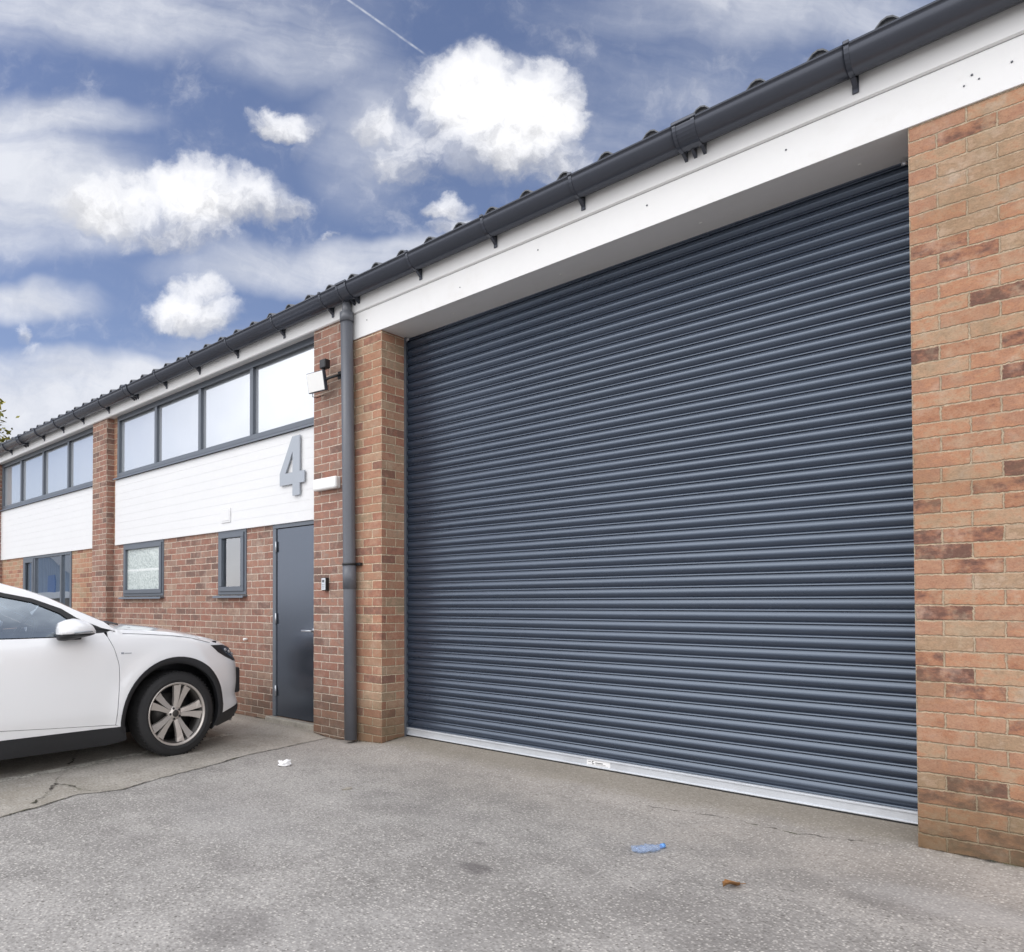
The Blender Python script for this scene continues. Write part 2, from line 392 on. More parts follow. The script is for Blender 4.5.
# ground
def ground_mat(name, apron):
    m, t, b = new_mat(name)
    p = pos(t); x, y, z = t.sep(p)
    big = t.noise(p, 0.55, 5, 0.6); mid = t.noise(p, 3.2, 6, 0.65); fine = t.noise(p, 60, 3, 0.65)
    v = t.node('ShaderNodeTexVoronoi', feature='F1'); t.put(v.inputs['Vector'], p); v.inputs['Scale'].default_value = 75; v.inputs['Randomness'].default_value = 1
    vd, vc = v.outputs['Distance'], v.outputs['Color']
    v2 = t.node('ShaderNodeTexVoronoi', feature='F1'); t.put(v2.inputs['Vector'], p); v2.inputs['Scale'].default_value = 34
    rnd = t.sep(vc)[0]; rnd2 = t.sep(v2.outputs['Color'])[0]
    if apron:
        a, c0 = (0.335, 0.310, 0.265), (0.50, 0.47, 0.42)
    else:
        a, c0 = (0.275, 0.264, 0.250), (0.435, 0.418, 0.396)
    c = t.mix(t.range(t.math('ADD', t.math('MULTIPLY', big, 0.5), t.math('MULTIPLY', mid, 0.5)), 0.36, 0.64), a, c0)
    # exposed aggregate: light and dark stones
    stone = t.math('MULTIPLY', t.range(vd, 0.42, 0.30), t.range(rnd, 0.62, 0.66))
    c = t.mix(t.math('MULTIPLY', stone, 0.2 if apron else 0.75), c, (0.72, 0.69, 0.64))
    dark = t.math('MULTIPLY', t.range(vd, 0.45, 0.28), t.range(rnd, 0.24, 0.20))
    c = t.mix(t.math('MULTIPLY', dark, 0.25 if apron else 0.70), c, (0.14, 0.13, 0.12))
    dark2 = t.math('MULTIPLY', t.range(v2.outputs['Distance'], 0.30, 0.16), t.range(rnd2, 0.13, 0.10))
    c = t.mix(t.math('MULTIPLY', dark2, 0.65), c, (0.085, 0.078, 0.07))
    lite2 = t.math('MULTIPLY', t.range(v2.outputs['Distance'], 0.34, 0.2), t.range(rnd2, 0.90, 0.93))
    c = t.mix(t.math('MULTIPLY', lite2, 0.6), c, (0.72, 0.69, 0.64))
    c = t.mix(t.range(fine, 0.3, 0.62, 0.45, 0.0), c, (0.17, 0.16, 0.145))
    c = t.mix(t.range(fine, 0.5, 0.75, 0.0, 0.35), c, (0.66, 0.63, 0.58))
    # brown dirt drifting against the building
    d = t.math('ADD', y, t.math('MULTIPLY', t.math('SUBTRACT', mid, 0.5), 1.3))
    c = t.mix(t.range(d, 3.3, 5.0, 0.0, 0.42), c, (0.42, 0.36, 0.305))
    c = t.mix(t.range(t.math('ADD', y, t.math('MULTIPLY', t.math('SUBTRACT', mid, 0.5), 0.35)), 4.40, 4.62, 0.0, 0.40), c, (0.20, 0.175, 0.12))
    # oil and tyre stains
    wob = t.vmath('SCALE', t.vmath('SUBTRACT', t.noise(p, 6, 4, 0.6, color=True), (0.5, 0.5, 0.5)), 0.16)
    pw = t.vmath('ADD', p, wob)
    for sx, sy, rx, ry, k in ((-2.205, 2.815, 0.10, 0.07, 0.62), (-2.40, 3.10, 0.06, 0.03, 0.4), (-3.02, 2.0, 0.18, 0.10, 0.22), (-2.45, 1.62, 0.22, 0.2, 0.26), (-3.75, 1.8, 0.35, 0.14, 0.12), (-3.2, 3.4, 0.5, 0.25, 0.12), (-1.2, 3.0, 0.5, 0.3, 0.10), (-0.75, 3.75, 0.18, 0.1, 0.22), (-4.05, 2.6, 0.6, 0.35, 0.14)):
        q = t.vmath('MULTIPLY', t.vmath('SUBTRACT', pw, (sx, sy, 0)), (1 / rx, 1 / ry, 0))
        c = t.mix(t.range(t.vmath('LENGTH', q), 1.25, 0.55, 0, k), c, (0.115, 0.105, 0.105))
    for sx, sy, rx, ry, k in ((-0.55, 3.9, 0.45, 0.16, 0.35), (-3.6, 2.4, 0.7, 0.3, 0.16), (-1.9, 1.9, 0.6, 0.5, 0.10)):
        q = t.vmath('MULTIPLY', t.vmath('SUBTRACT', pw, (sx, sy, 0)), (1 / rx, 1 / ry, 0))
        c = t.mix(t.range(t.vmath('LENGTH', q), 1.3, 0.4, 0, k), c, (0.47, 0.46, 0.45))
    if apron:
        c = t.mix(t.range(t.noise(p, 2.1, 6, 0.7), 0.5, 0.72, 0, 0.5), c, (0.27, 0.24, 0.19))
    t.put(b.inputs['Base Color'], c)
    b.inputs['Roughness'].default_value = 0.93; b.inputs['Specular IOR Level'].default_value = 0.25
    h = t.math('ADD', t.math('MULTIPLY', t.math('SUBTRACT', 1.0, vd), 0.5), t.math('MULTIPLY', fine, 0.6))
    t.put(b.inputs['Normal'], t.bump(h, 0.30 if apron else 0.55, 0.005))
    return m
M['ground'] = ground_mat('worn tarmac yard', False)
M['apron'] = ground_mat('old concrete strip', True)

def crack_mat():
    m, t, b = new_mat('dirt filled crack'); p = pos(t)
    c = t.mix(t.range(t.noise(p, 7, 5, 0.6), 0.45, 0.62), (0.045, 0.040, 0.034), (0.085, 0.095, 0.04))
    t.put(b.inputs['Base Color'], c); b.inputs['Roughness'].default_value = 1
    out = t.n['Material Output']; tr = t.node('ShaderNodeBsdfTransparent'); mx = t.node('ShaderNodeMixShader')
    t.put(mx.inputs[0], t.range(t.math('ADD', t.math('MULTIPLY', t.noise(p, 2.6, 3, 0.6), 0.6), t.math('MULTIPLY', t.noise(p, 22, 4, 0.7), 0.4)), 0.44, 0.60, 0.12, 0.9))
    t.l.new(tr.outputs[0], mx.inputs[1]); t.l.new(b.outputs[0], mx.inputs[2]); t.l.new(mx.outputs[0], out.inputs[0])
    return m
M['crack'] = crack_mat()

def line_mat():
    m, t, b = new_mat('worn bay line paint'); p = pos(t); out = t.n['Material Output']
    n = t.math('ADD', t.math('MULTIPLY', t.noise(p, 5, 6, 0.7), 0.6), t.math('MULTIPLY', t.noise(p, 55, 4, 0.7), 0.4))
    t.put(b.inputs['Base Color'], (0.70, 0.68, 0.61)); b.inputs['Roughness'].default_value = 0.9
    tr = t.node('ShaderNodeBsdfTransparent'); mx = t.node('ShaderNodeMixShader')
    t.put(mx.inputs[0], t.range(n, 0.40, 0.56, 0.25, 0.95))
    t.l.new(tr.outputs[0], mx.inputs[1]); t.l.new(b.outputs[0], mx.inputs[2]); t.l.new(mx.outputs[0], out.inputs[0])
    return m
M['line'] = line_mat()

# ------------------------------------------------------------------ camera
# the lens stands 1.25 m above the yard, looking obliquely along the frontage
cam = bpy.data.cameras.new('camera'); camo = bpy.data.objects.new('camera', cam); COL.objects.link(camo)
cam.sensor_width = 36; cam.sensor_fit = 'HORIZONTAL'; cam.lens = 26.0508
cam.shift_x = 0.14844; cam.shift_y = 0.11110
cam.clip_start = 0.05; cam.clip_end = 2000
camo.location = (0, 0, 1.25)
yaw = math.atan2(0.68410482, -0.7293837)
camo.rotation_euler = (PI / 2 + math.radians(1.1), 0, yaw - PI / 2)
SC.camera = camo

P0, PR, PS = 4.54, 4.65, 4.87       # front brick plane, recessed wall plane, shutter plane

# ------------------------------------------------------------------ ground
def gz(x, y):
    g = 0.078 * sstep(4.05, 4.90, y) * sstep(-5.25, -4.45, x)
    g += 0.032 * sstep(4.25, 4.62, y) * (1 - sstep(-5.6, -5.2, x))
    # slight unevenness of an old yard
    if -14 < x < 4 and -3 < y < 6:
        g += 0.006 * math.sin(x * 1.3 + 0.7 * y) * math.cos(y * 1.1 - 0.4 * x) * (1 - sstep(3.6, 4.3, y))
    return g
def axis(lo, hi, step, far):
    a = [lo + step * i for i in range(int(round((hi - lo) / step)) + 1)]
    d = step; l = []; v = lo
    while v > -far: d *= 1.5; v -= d; l.append(v)
    r = []; d = step; v = hi
    while v < far: d *= 1.5; v += d; r.append(v)
    return l[::-1] + a + r
mb = MB()
xs = axis(-9.0, 2.0, 0.1, 600); ys = axis(-0.5, 5.2, 0.1, 600)
gv = [[mb.bm.verts.new((x, y, gz(x, y))) for x in xs] for y in ys]
for j in range(len(ys) - 1):
    for i in range(len(xs) - 1):
        f = mb.bm.faces.new((gv[j][i], gv[j][i+1], gv[j+1][i+1], gv[j+1][i])); f.smooth = True
o = mb.build('ground', M['ground']); o['kind'] = 'structure'

CRACK = [(-4.42, 0.2), (-4.50, 0.8), (-4.636, 1.451), (-4.70, 1.671), (-4.80, 1.90), (-4.832, 1.975), (-4.74, 2.272), (-4.854, 2.556), (-4.93, 2.95), (-5.078, 3.474), (-5.16, 3.95), (-5.225, 4.279), (-5.24, 4.50)]
def densify(pts, step, jit):
    out = []
    for (a, b) in zip(pts, pts[1:]):
        n = max(1, int(math.hypot(b[0] - a[0], b[1] - a[1]) / step))
        for i in range(n):
            t = i / n
            out.append((a[0] + (b[0] - a[0]) * t + random.uniform(-jit, jit), a[1] + (b[1] - a[1]) * t + random.uniform(-jit, jit)))
    out.append(pts[-1]); return out
CR = densify(CRACK, 0.05, 0.008)
# old concrete strip along the left of the crack, under the car
mb = MB()
rows = []
for (x, y) in CR:
    rows.append([mb.bm.verts.new((xx, y, gz(xx, y) + 0.004)) for xx in [x - 0.004] + [x - 0.004 - 0.25 * k for k in range(1, 17)]])
for A, B in zip(rows, rows[1:]):
    for k in range(len(A) - 1):
        f = mb.bm.faces.new((A[k], B[k], B[k+1], A[k+1])); f.smooth = True
o = mb.build('concrete_apron', M['apron']); o['kind'] = 'structure'

def ribbon(name, pts, w, mat, lift, vary=0.6):
    mb = MB(); prev = None
    for i, (x, y) in enumerate(pts):
        a = pts[max(0, i - 1)]; b = pts[min(len(pts) - 1, i + 1)]
        d = Vector((b[0] - a[0], b[1] - a[1])).normalized(); n = Vector((-d.y, d.x))
        ww = w * random.uniform(1 - vary, 1 + vary) / 2
        p, q = Vector((x, y)) + n * ww, Vector((x, y)) - n * ww * random.uniform(0.7, 1.3)
        cur = [mb.bm.verts.new((p.x, p.y, gz(p.x, p.y) + lift)), mb.bm.verts.new((q.x, q.y, gz(q.x, q.y) + lift))]
        if prev: mb.bm.faces.new((prev[0], prev[1], cur[1], cur[0]))
        prev = cur
    o = mb.build(name, mat); o['kind'] = 'structure'; return o
ribbon('ground_crack', CR, 0.009, M['crack'], 0.008, 0.8)
ribbon('ground_crack', densify([(-6.6, 2.80), (-6.208, 2.568), (-5.604, 2.22), (-5.193, 1.982), (-4.95, 1.82), (-4.80, 1.70)], 0.03, 0.014), 0.020, M['crack'], 0.008, 0.8)
ribbon('ground_crack', densify([(-5.22, 1.99), (-5.08, 2.05), (-4.95, 2.06), (-4.84, 2.10), (-4.78, 2.2)], 0.03, 0.01), 0.018, M['crack'], 0.0085, 0.8)
ribbon('ground_crack', densify([(-2.1, 4.36), (-1.7, 4.42), (-1.3, 4.40), (-0.86, 4.50)], 0.04, 0.012), 0.005, M['crack'], 0.004, 0.9)
ribbon('ground_seam', densify([(-5.50, 4.530), (-4.99, 4.532), (-4.57, 4.530)], 0.03, 0.006), 0.018, M['crack'], 0.006, 0.8)
ribbon('ground_seam', densify([(-0.80, 4.530), (0.2, 4.532), (2.0, 4.532)], 0.03, 0.006), 0.016, M['crack'], 0.006, 0.8)
ribbon('ground_seam', densify([(-10.0, 4.64), (-8.0, 4.638), (-6.34, 4.64)], 0.03, 0.006), 0.022, M['crack'], 0.006, 0.8)
ribbon('ground_seam', densify([(-4.55, 4.56), (-4.55, 4.80)], 0.03, 0.004), 0.016, M['crack'], 0.006, 0.8)
ribbon('parking_line', densify([(-5.36, 0.6), (-5.544, 1.733), (-5.739, 2.886), (-6.019, 3.957)], 0.1, 0.004), 0.10, M['line'], 0.008, 0.1)

# ------------------------------------------------------------------ the terrace of industrial units
bld = thing('industrial_terrace', 'brick industrial unit terrace with white fascia, grey roller shutter and dark gutter', 'building', (0, 0, 0))

def wall_with_holes(mb, x0, x1, z0, z1, y, holes, depth):
    xs = sorted({x0, x1, *[h[0] for h in holes], *[h[1] for h in holes]}); zs = sorted({z0, z1, *[h[2] for h in holes], *[h[3] for h in holes]})
    xs = [x for x in xs if x0 <= x <= x1]; zs = [z for z in zs if z0 <= z <= z1]
    for a, b in zip(xs, xs[1:]):
        for c, d in zip(zs, zs[1:]):
            cx, cz = (a + b) / 2, (c + d) / 2
            if any(h[0] < cx < h[1] and h[2] < cz < h[3] for h in holes): continue
            mb.poly([(a, y, c), (b, y, c), (b, y, d), (a, y, d)])
    for h in holes:
        a, b, c, d = h
        mb.poly([(a, y, c), (a, y + depth, c), (a, y + depth, d), (a, y, d)])
        mb.poly([(b, y, c), (b, y, d), (b, y + depth, d), (b, y + depth, c)])
        mb.poly([(a, y, c), (b, y, c), (b, y + depth, c), (a, y + depth, c)])
        mb.poly([(a, y, d), (a, y + depth, d), (b, y + depth, d), (b, y, d)])

DOOR = (-6.285, -5.50, 0.085, 2.085)
W1 = (-9.755, -8.62, 1.355, 2.085); W2 = (-7.335, -6.772, 1.355, 2.085); W3 = (-13.70, -11.565, 0.75, 2.085)
mb = MB(u0=-5.52)
wall_with_holes(mb, -10.30, -5.30, -0.15, 2.12, PR, [DOOR, W1, W2], 0.14)
mb.build('brick_wall', M['brick_red'], bld, recalc=False)
mb = MB(u0=-10.9)
wall_with_holes(mb, -15.2, -10.30, -0.15, 2.12, PR, [W3], 0.14)
mb.build('brick_wall', M['brick_mid'], bld, recalc=False)
for a, b in ((-10.10, -9.955), (-10.65, -10.56), (-15.2, -14.86)):
    mb = MB(u0=-10.0)
    mb.poly([(a, PR + 0.001, 2.10), (b, PR + 0.001, 2.10), (b, PR + 0.001, 3.9), (a, PR + 0.001, 3.9)])
    mb.build('brick_wall', M['brick_mid'], bld, recalc=False)
# shell of the building behind the frontage
mb = MB(u0=0)
mb.box(-24, -15.1, P0 + 0.12, P0 + 0.4, -0.2, 3.9)
mb.box(-24, -23.7, P0 + 0.4, 16, -0.2, 4.1); mb.box(3.2, 3.5, P0 + 0.4, 16, -0.2, 4.1); mb.box(-24, 3.5, 16, 16.3, -0.2, 4.1)
mb.build('outer_wall', M['brick_red'], bld)
mb = MB(); mb.box(-15.2, -4.70, 5.6, 5.7, 0, 4.0); mb.box(-15.2, -4.7, PR + 0.15, 5.6, -0.1, 0.02)
mb.build('interior_wall', paint('white plaster', (0.62, 0.62, 0.6), 0.9, var=0.05), bld)

# piers
mb = MB(u0=-5.489, v0=0.03); mb.box(-5.489, -4.985, P0, PS + 0.1, -0.15, 3.885); mb.build('brick_pier', M['brick_red'], bld)
mb = MB(u0=-4.562, v0=0.03); mb.box(-4.985, -4.562, P0 - 0.003, PS + 0.06, -0.15, 3.645); mb.build('brick_pier', M['brick_mid'], bld)
mb = MB(u0=-0.802, v0=0.044); mb.box(-0.802, 3.5, P0, PS + 0.1, -0.15, 3.648); mb.build('brick_pier', M['brick_orange'], bld)
mb = MB(u0=-10.09, v0=0.0); mb.box(-10.555, -10.09, P0, PR + 0.2, -0.15, 3.885); mb.build('brick_pier', M['brick_red'], bld)
mb = MB(u0=-14.86, v0=0.0); mb.box(-15.33, -14.86, P0, PR + 0.2, -0.15, 3.885); mb.build('brick_pier', M['brick_red'], bld)

# fascia, soffit and lintel
mb = MB()
mb.extrude_profile([(4.510, 3.882), (4.510, 4.055), (4.56, 4.055), (4.56, 3.882), (4.522, 3.874)], -24, 3.5, close=True)
fa = mb.build('fascia', M['white'], bld)
mb = MB(); mb.box(-24, 3.5, 4.545, 4.80, 3.893, 3.91); mb.build('soffit', M['white'], bld)
mb = MB(); mb.box(-4.957, 3.5, 4.528, 5.05, 3.646, 3.8743, bevel=0.002); li = mb.build('lintel', M['white'], bld)
for x, z, r in ((q_[0], q_[1], q_[2] * 0.78) for q_ in ((-4.737, 3.779, 0.006), (-3.678, 3.74, 0.005), (-2.964, 3.785, 0.006), (-2.156, 3.787, 0.007), (-1.354, 3.782, 0.006), (-0.548, 3.780, 0.0065), (-0.522, 3.748, 0.005), (-0.578, 3.742, 0.005), (-0.404, 3.766, 0.006))):
    m2 = MB(); m2.lathe([(4.5225, 0.0), (4.5225, r * 0.7), (4.524, r), (4.530, r)], 12, 'Y', (x, 0, z)); m2.build('screw_head', M['pipe'], li)
for x in (-3.9, -2.9, -1.9, -1.05):
    m2 = MB(); m2.lathe([(3.6435, 0.0), (3.6435, 0.008), (3.647, 0.010)], 10, 'Z', (x, 4.72, 0)); m2.build('screw_head', M['offwhite'], li)
# lead packing shadow line between lintel and right pier comes from the real 3 mm gap

# roof sheets
mb = MB()
prof = []
pitch = 0.3055
x = -24.24
while x < 3.6:
    for dx, dz in ((0.0, 0.0), (0.070, 0.0), (0.090, 0.010), (0.112, 0.042), (0.135, 0.066), (0.160, 0.074), (0.185, 0.066), (0.208, 0.042), (0.230, 0.010), (0.250, 0.0)):
        prof.append((x + dx, dz))
    x += pitch
tan = math.tan(math.radians(12))
lv = []
for (yy, th) in ((4.425, 0.0), (10.4, 0.0), (16.4, 0.0)):
    zz = 4.112 + (yy - 4.425) * tan if yy < 11 else 4.112 + (10.4 - 4.425) * tan - (yy - 10.4) * tan
    lv.append([[mb.bm.verts.new((px, yy, zz + dz + t)) for px, dz in prof] for t in (0.0, 0.009)])
for A, B in zip(lv, lv[1:]):
    for s_ in (0, 1):
        for k in range(len(prof) - 1):
            f = mb.bm.faces.new((A[s_][k], A[s_][k+1], B[s_][k+1], B[s_][k])); f.smooth = True
for k in range(len(prof) - 1):
    mb.bm.faces.new((lv[0][0][k], lv[0][0][k+1], lv[0][1][k+1], lv[0][1][k]))
for k in range(len(prof) - 1):
    (xa, za), (xb_, zb) = prof[k], prof[k + 1]
    if za + zb > 0.001: mb.poly([(xa, 4.446, 4.112), (xb_, 4.446, 4.112), (xb_, 4.446, 4.114 + zb), (xa, 4.446, 4.114 + za)])
mb.build('roof', M['roof'], bld)
mb = MB(); mb.box(-24, 3.5, 4.57, 16, 3.92, 4.09); mb.build('eaves_board', M['black'], bld)

# gutter
gy, gzc, gr = 4.437, 4.083, 0.100
def arc(r, n=18, a0=180, a1=360): return [(gy + r * math.cos(math.radians(a0 + (a1 - a0) * i / n)), gzc + r * math.sin(math.radians(a0 + (a1 - a0) * i / n))) for i in range(n + 1)]
mb = MB()
outer = arc(gr); inner = arc(gr - 0.006)[::-1]
lip = [(gy - gr - 0.006, gzc), (gy - gr - 0.006, gzc + 0.012), (gy - gr + 0.006, gzc + 0.012)]
pr_ = lip[::-1] + outer + [(gy + gr, gzc + 0.012), (gy + gr - 0.006, gzc + 0.012)] + inner
mb.extrude_profile(pr_, -24.05, 3.55, smooth=True, close=True)
gut = mb.build('gutter', M['gutter'], bld)
for p in gut.data.polygons:
    if p.area > 20: pass
def bracket_mb(x, w=0.022, wide=False):
    m2 = MB()
    R = gr + 0.007
    band = arc(R, 14, 176, 352); bi = arc(R - 0.0065, 14, 176, 352)[::-1]
    m2.extrude_profile(band + bi, x - w / 2, x + w / 2, close=True)
    m2.box(x - w / 2 - 0.003, x + w / 2 + 0.003, gy - gr - 0.016, gy - gr + 0.008, gzc + 0.002, gzc + 0.022, bevel=0.003)
    # arm back to the fascia with a screw foot
    m2.extrude_profile([(gy + 0.015, gzc - R), (4.509, gzc - 0.150), (4.509, gzc - 0.060), (gy + 0.070, gzc - 0.075), (gy + 0.045, gzc - 0.088)], x - w / 2, x + w / 2, close=True)
    m2.box(x - w / 2 - 0.004, x + w / 2 + 0.004, 4.500, 4.509, gzc - 0.165, gzc - 0.06, bevel=0.002)
    return m2
def union_mb(x):
    m2 = MB(); R = gr + 0.009
    for dx in (-0.055, 0.0, 0.055):
        w = 0.020 if dx else 0.10
        RR = R + (0.004 if dx else 0.0)
        band = arc(RR, 16, 174, 356); bi = arc(RR - (0.008 if dx else 0.004), 16, 174, 356)[::-1]
        m2.extrude_profile(band + bi, x + dx - w / 2, x + dx + w / 2, close=True)
        if True:
            m2.extrude_profile([(gy + 0.015, gzc - R), (4.508, gzc - 0.140), (4.508, gzc - 0.060), (gy + 0.070, gzc - 0.075)], x + dx - 0.009, x + dx + 0.009, close=True)
    m2.box(x - 0.07, x + 0.07, gy - gr - 0.02, gy - gr + 0.006, gzc + 0.0, gzc + 0.022, bevel=0.004)
    return m2
# pixel-free spacing: clips every 0.75 m, unions and the running outlet between them
unions = [-1.84, -9.117, -13.155]
xb = [-1.016, -0.27, 0.47, 1.2, -2.591, -3.318, -4.072, -5.17, -5.913, -6.737, -7.525, -8.308, -9.938, -10.797, -11.561, -12.364, -13.917, -14.7, -15.5, -16.3, -17.1, -17.9]
for x in xb: bracket_mb(x).build('gutter_bracket', M['gutter'], gut)
for x in unions: union_mb(x).build('gutter_union', M['gutter'], gut)
m2 = union_mb(-4.87)
m2.build('gutter_outlet', M['gutter'], gut)

# downpipe
PX, PY = -4.905, 4.468
mb = MB()
mb.tube([(PX - 0.035, PY, 3.99), (PX - 0.035, PY, 3.84)], 0.043, 20)
mb.tube([(PX - 0.035, PY, 3.885), (PX - 0.034, PY, 3.80)], 0.064, 24)
mb.tube([(PX - 0.034, PY, 3.80), (PX - 0.01, PY, 2.4), (PX + 0.006, PY, 1.335), (PX + 0.02, PY, 0.045)], 0.057, 28)
mb.tube([(PX + 0.0015, PY, 1.60), (PX + 0.0055, PY, 1.385)], 0.0612, 28)
mb.build('downpipe', M['pipe'], bld)
mb = MB()
mb.tube([(PX + 0.001, PY, 1.616), (PX + 0.001, PY, 1.596)], 0.0645, 24)
mb.box(PX - 0.03, PX + 0.105, PY + 0.03, P0 - 0.006, 1.593, 1.619, bevel=0.003)
mb.build('pipe_clip', M['black'], bld)

# white shiplap cladding between the window bands
def cladding(x0, x1):
    prof = []
    z = 2.078
    n = 9; h = (2.998 - 2.078) / n
    prof = [(PR + 0.05, 2.078)]
    for i in range(n):
        prof += [(PR - 0.0284, z), (PR - 0.0286, z + 0.003), (PR - 0.0272, z + h - 0.003), (PR - 0.0266, z + h)]
        z += h
    prof += [(PR + 0.05, 2.998)]
    m2 = MB(); m2.extrude_profile(prof, x0, x1, close=True)
    return m2
pan = cladding(-9.985, -5.47).build('cladding_panel', M['white_board'], bld)
cladding(-14.87, -10.545).build('cladding_panel', M['white_board'], bld)
mb = MB(); mb.box(-7.235, -7.045, PR - 0.0385, PR - 0.030, 2.17, 2.33, bevel=0.002)
mb.box(-7.215, -7.065, PR - 0.043, PR - 0.0385, 2.19, 2.31, bevel=0.002)
mb.build('vent_cover', M['white_board'], pan)

# window band above the cladding
def band_window(x0, x1, mull, z0=3.035, z1=3.905):
    m2 = MB(); y0, y1 = PR - 0.018, PR + 0.05
    m2.box(x0, x1, y0, y1, z1 - 0.055, z1, bevel=0.003); m2.box(x0, x1, y0, y1, z0, z0 + 0.055, bevel=0.003)
    m2.box(x0, x0 + 0.055, y0 + 0.001, y1, z0 + 0.053, z1 - 0.053, bevel=0.003); m2.box(x1 - 0.055, x1, y0 + 0.001, y1, z0 + 0.053, z1 - 0.053, bevel=0.003)
    for x in mull: m2.box(x - 0.0285, x + 0.0285, y0 + 0.002, y1, z0 + 0.053, z1 - 0.053, bevel=0.003)
    fr = m2.build('window', M['frame'], bld)
    m2 = MB(); m2.box(x0 + 0.02, x1 - 0.02, y0 - 0.004, y0 + 0.008, z1 - 0.082, z1 - 0.052, bevel=0.002); m2.build('head_trim', M['frame'], fr)
    e = [x0 + 0.03] + list(mull) + [x1 - 0.03]
    for a, b in zip(e, e[1:]):
        m2 = MB(); m2.box(a + 0.01, b - 0.01, y0 + 0.042, y0 + 0.056, z0 + 0.04, z1 - 0.04)
        m2.build('pane', M['glass_up'], fr)
    m2 = MB()
    m2.extrude_profile([(PR + 0.03, z0 - 0.001), (PR - 0.055, z0 - 0.014), (PR - 0.060, z0 - 0.038), (PR - 0.056, z0 - 0.040), (PR - 0.052, z0 - 0.022), (PR + 0.03, z0 - 0.020)], x0 - 0.05, x1 + 0.01, close=True)
    m2.build('window_sill', M['frame'], fr)
    return fr
band_window(-9.955, -5.44, (-8.84, -7.75, -6.675))
band_window(-14.86, -10.56, (-13.85, -12.785, -11.715))

def small_window(rect, glass, casement, behind=None):
    x0, x1, z0, z1 = rect
    m2 = MB(); y0, y1 = PR - 0.012, PR + 0.06
    t = 0.045
    m2.box(x0, x1, y0, y1, z1 - t, z1, bevel=0.003); m2.box(x0, x1, y0, y1, z0, z0 + t, bevel=0.003)
    m2.box(x0, x0 + t, y0, y1, z0 + t, z1 - t, bevel=0.003); m2.box(x1 - t, x1, y0, y1, z0 + t, z1 - t, bevel=0.003)
    fr = m2.build('window', M['frame'], bld)
    if casement:
        m2 = MB(); s_ = 0.055; a, b, c, d = x0 + t * 0.8, x1 - t * 0.8, z0 + t * 0.8, z1 - t * 0.8
        ya, yb = y0 - 0.016, y0 + 0.03
        m2.box(a, b, ya, yb, d - s_, d, bevel=0.004); m2.box(a, b, ya, yb, c, c + s_, bevel=0.004)
        m2.box(a, a + s_, ya, yb, c + s_, d - s_, bevel=0.004); m2.box(b - s_, b, ya, yb, c + s_, d - s_, bevel=0.004)
        m2.build('casement', M['frame'], fr)
    m2 = MB(); m2.box(x0 + 0.03, x1 - 0.03, y0 + 0.020, y0 + 0.030, z0 + 0.03, z1 - 0.03); m2.build('pane', glass, fr)
    m2 = MB()
    m2.extrude_profile([(PR + 0.03, z0 - 0.002), (PR - 0.060, z0 - 0.014), (PR - 0.066, z0 - 0.036), (PR - 0.060, z0 - 0.038), (PR - 0.054, z0 - 0.024), (PR + 0.03, z0 - 0.022)], x0 - 0.035, x1 + 0.012, close=True)
    m2.build('window_sill', M['frame'], fr)
    return fr
small_window(W1, M['frosted'], True)
w2 = small_window(W2, M['glass_clear'], True)
mb = MB(); mb.box(-7.30, -6.80, PR + 0.040, PR + 0.046, 1.39, 2.05); mb.build('backing', paint('pale blind', (0.80, 0.83, 0.81), 0.7, var=0.05), w2)  # pale sheet added close behind the glass to give the bright whitish interior
mb = MB(); mb.box(-6.94, -6.885, PR + 0.028, PR + 0.038, 1.50, 1.88, bevel=0.003); mb.box(-7.25, -6.83, PR + 0.026, PR + 0.038, 1.895, 1.918, bevel=0.003); mb.build('bright_strips', M['offwhite'], w2)  # white strips put in for the bright streak of light in this window

# glazed front of the far unit
m2 = MB(); x0, x1, z0, z1 = W3; y0, y1 = PR - 0.012, PR + 0.06
m2.box(x0, x1, y0, y1, z1 - 0.05, z1, bevel=0.003); m2.box(x0, x1, y0, y1, z0, z0 + 0.05, bevel=0.003)
for x in (x0 + 0.025, -13.16, -11.985, x1 - 0.025): m2.box(x - 0.03, x + 0.03, y0 - 0.002, y1, z0 + 0.05, z1 - 0.05, bevel=0.003)
fr = m2.build('window', M['frame'], bld)
for a, b in ((x0, -13.16), (-13.16, -11.985), (-11.985, x1)):
    m2 = MB(); m2.box(a + 0.03, b - 0.03, y0 + 0.030, y0 + 0.042, z0 + 0.04, z1 - 0.04); m2.build('pane', M['glass_low'], fr)
m2 = MB(); m2.box(x0 + 0.055, -13.19, y0 - 0.014, y0 + 0.02, z0 + 0.05, z0 + 0.10, bevel=0.004); m2.box(x0 + 0.055, -13.19, y0 - 0.014, y0 + 0.02, z1 - 0.115, z1 - 0.05, bevel=0.004)
m2.box(x0 + 0.055, x0 + 0.12, y0 - 0.014, y0 + 0.02, z0 + 0.1, z1 - 0.115, bevel=0.004); m2.box(-13.255, -13.19, y0 - 0.014, y0 + 0.02, z0 + 0.1, z1 - 0.115, bevel=0.004)
m2.build('casement', M['frame'], fr)

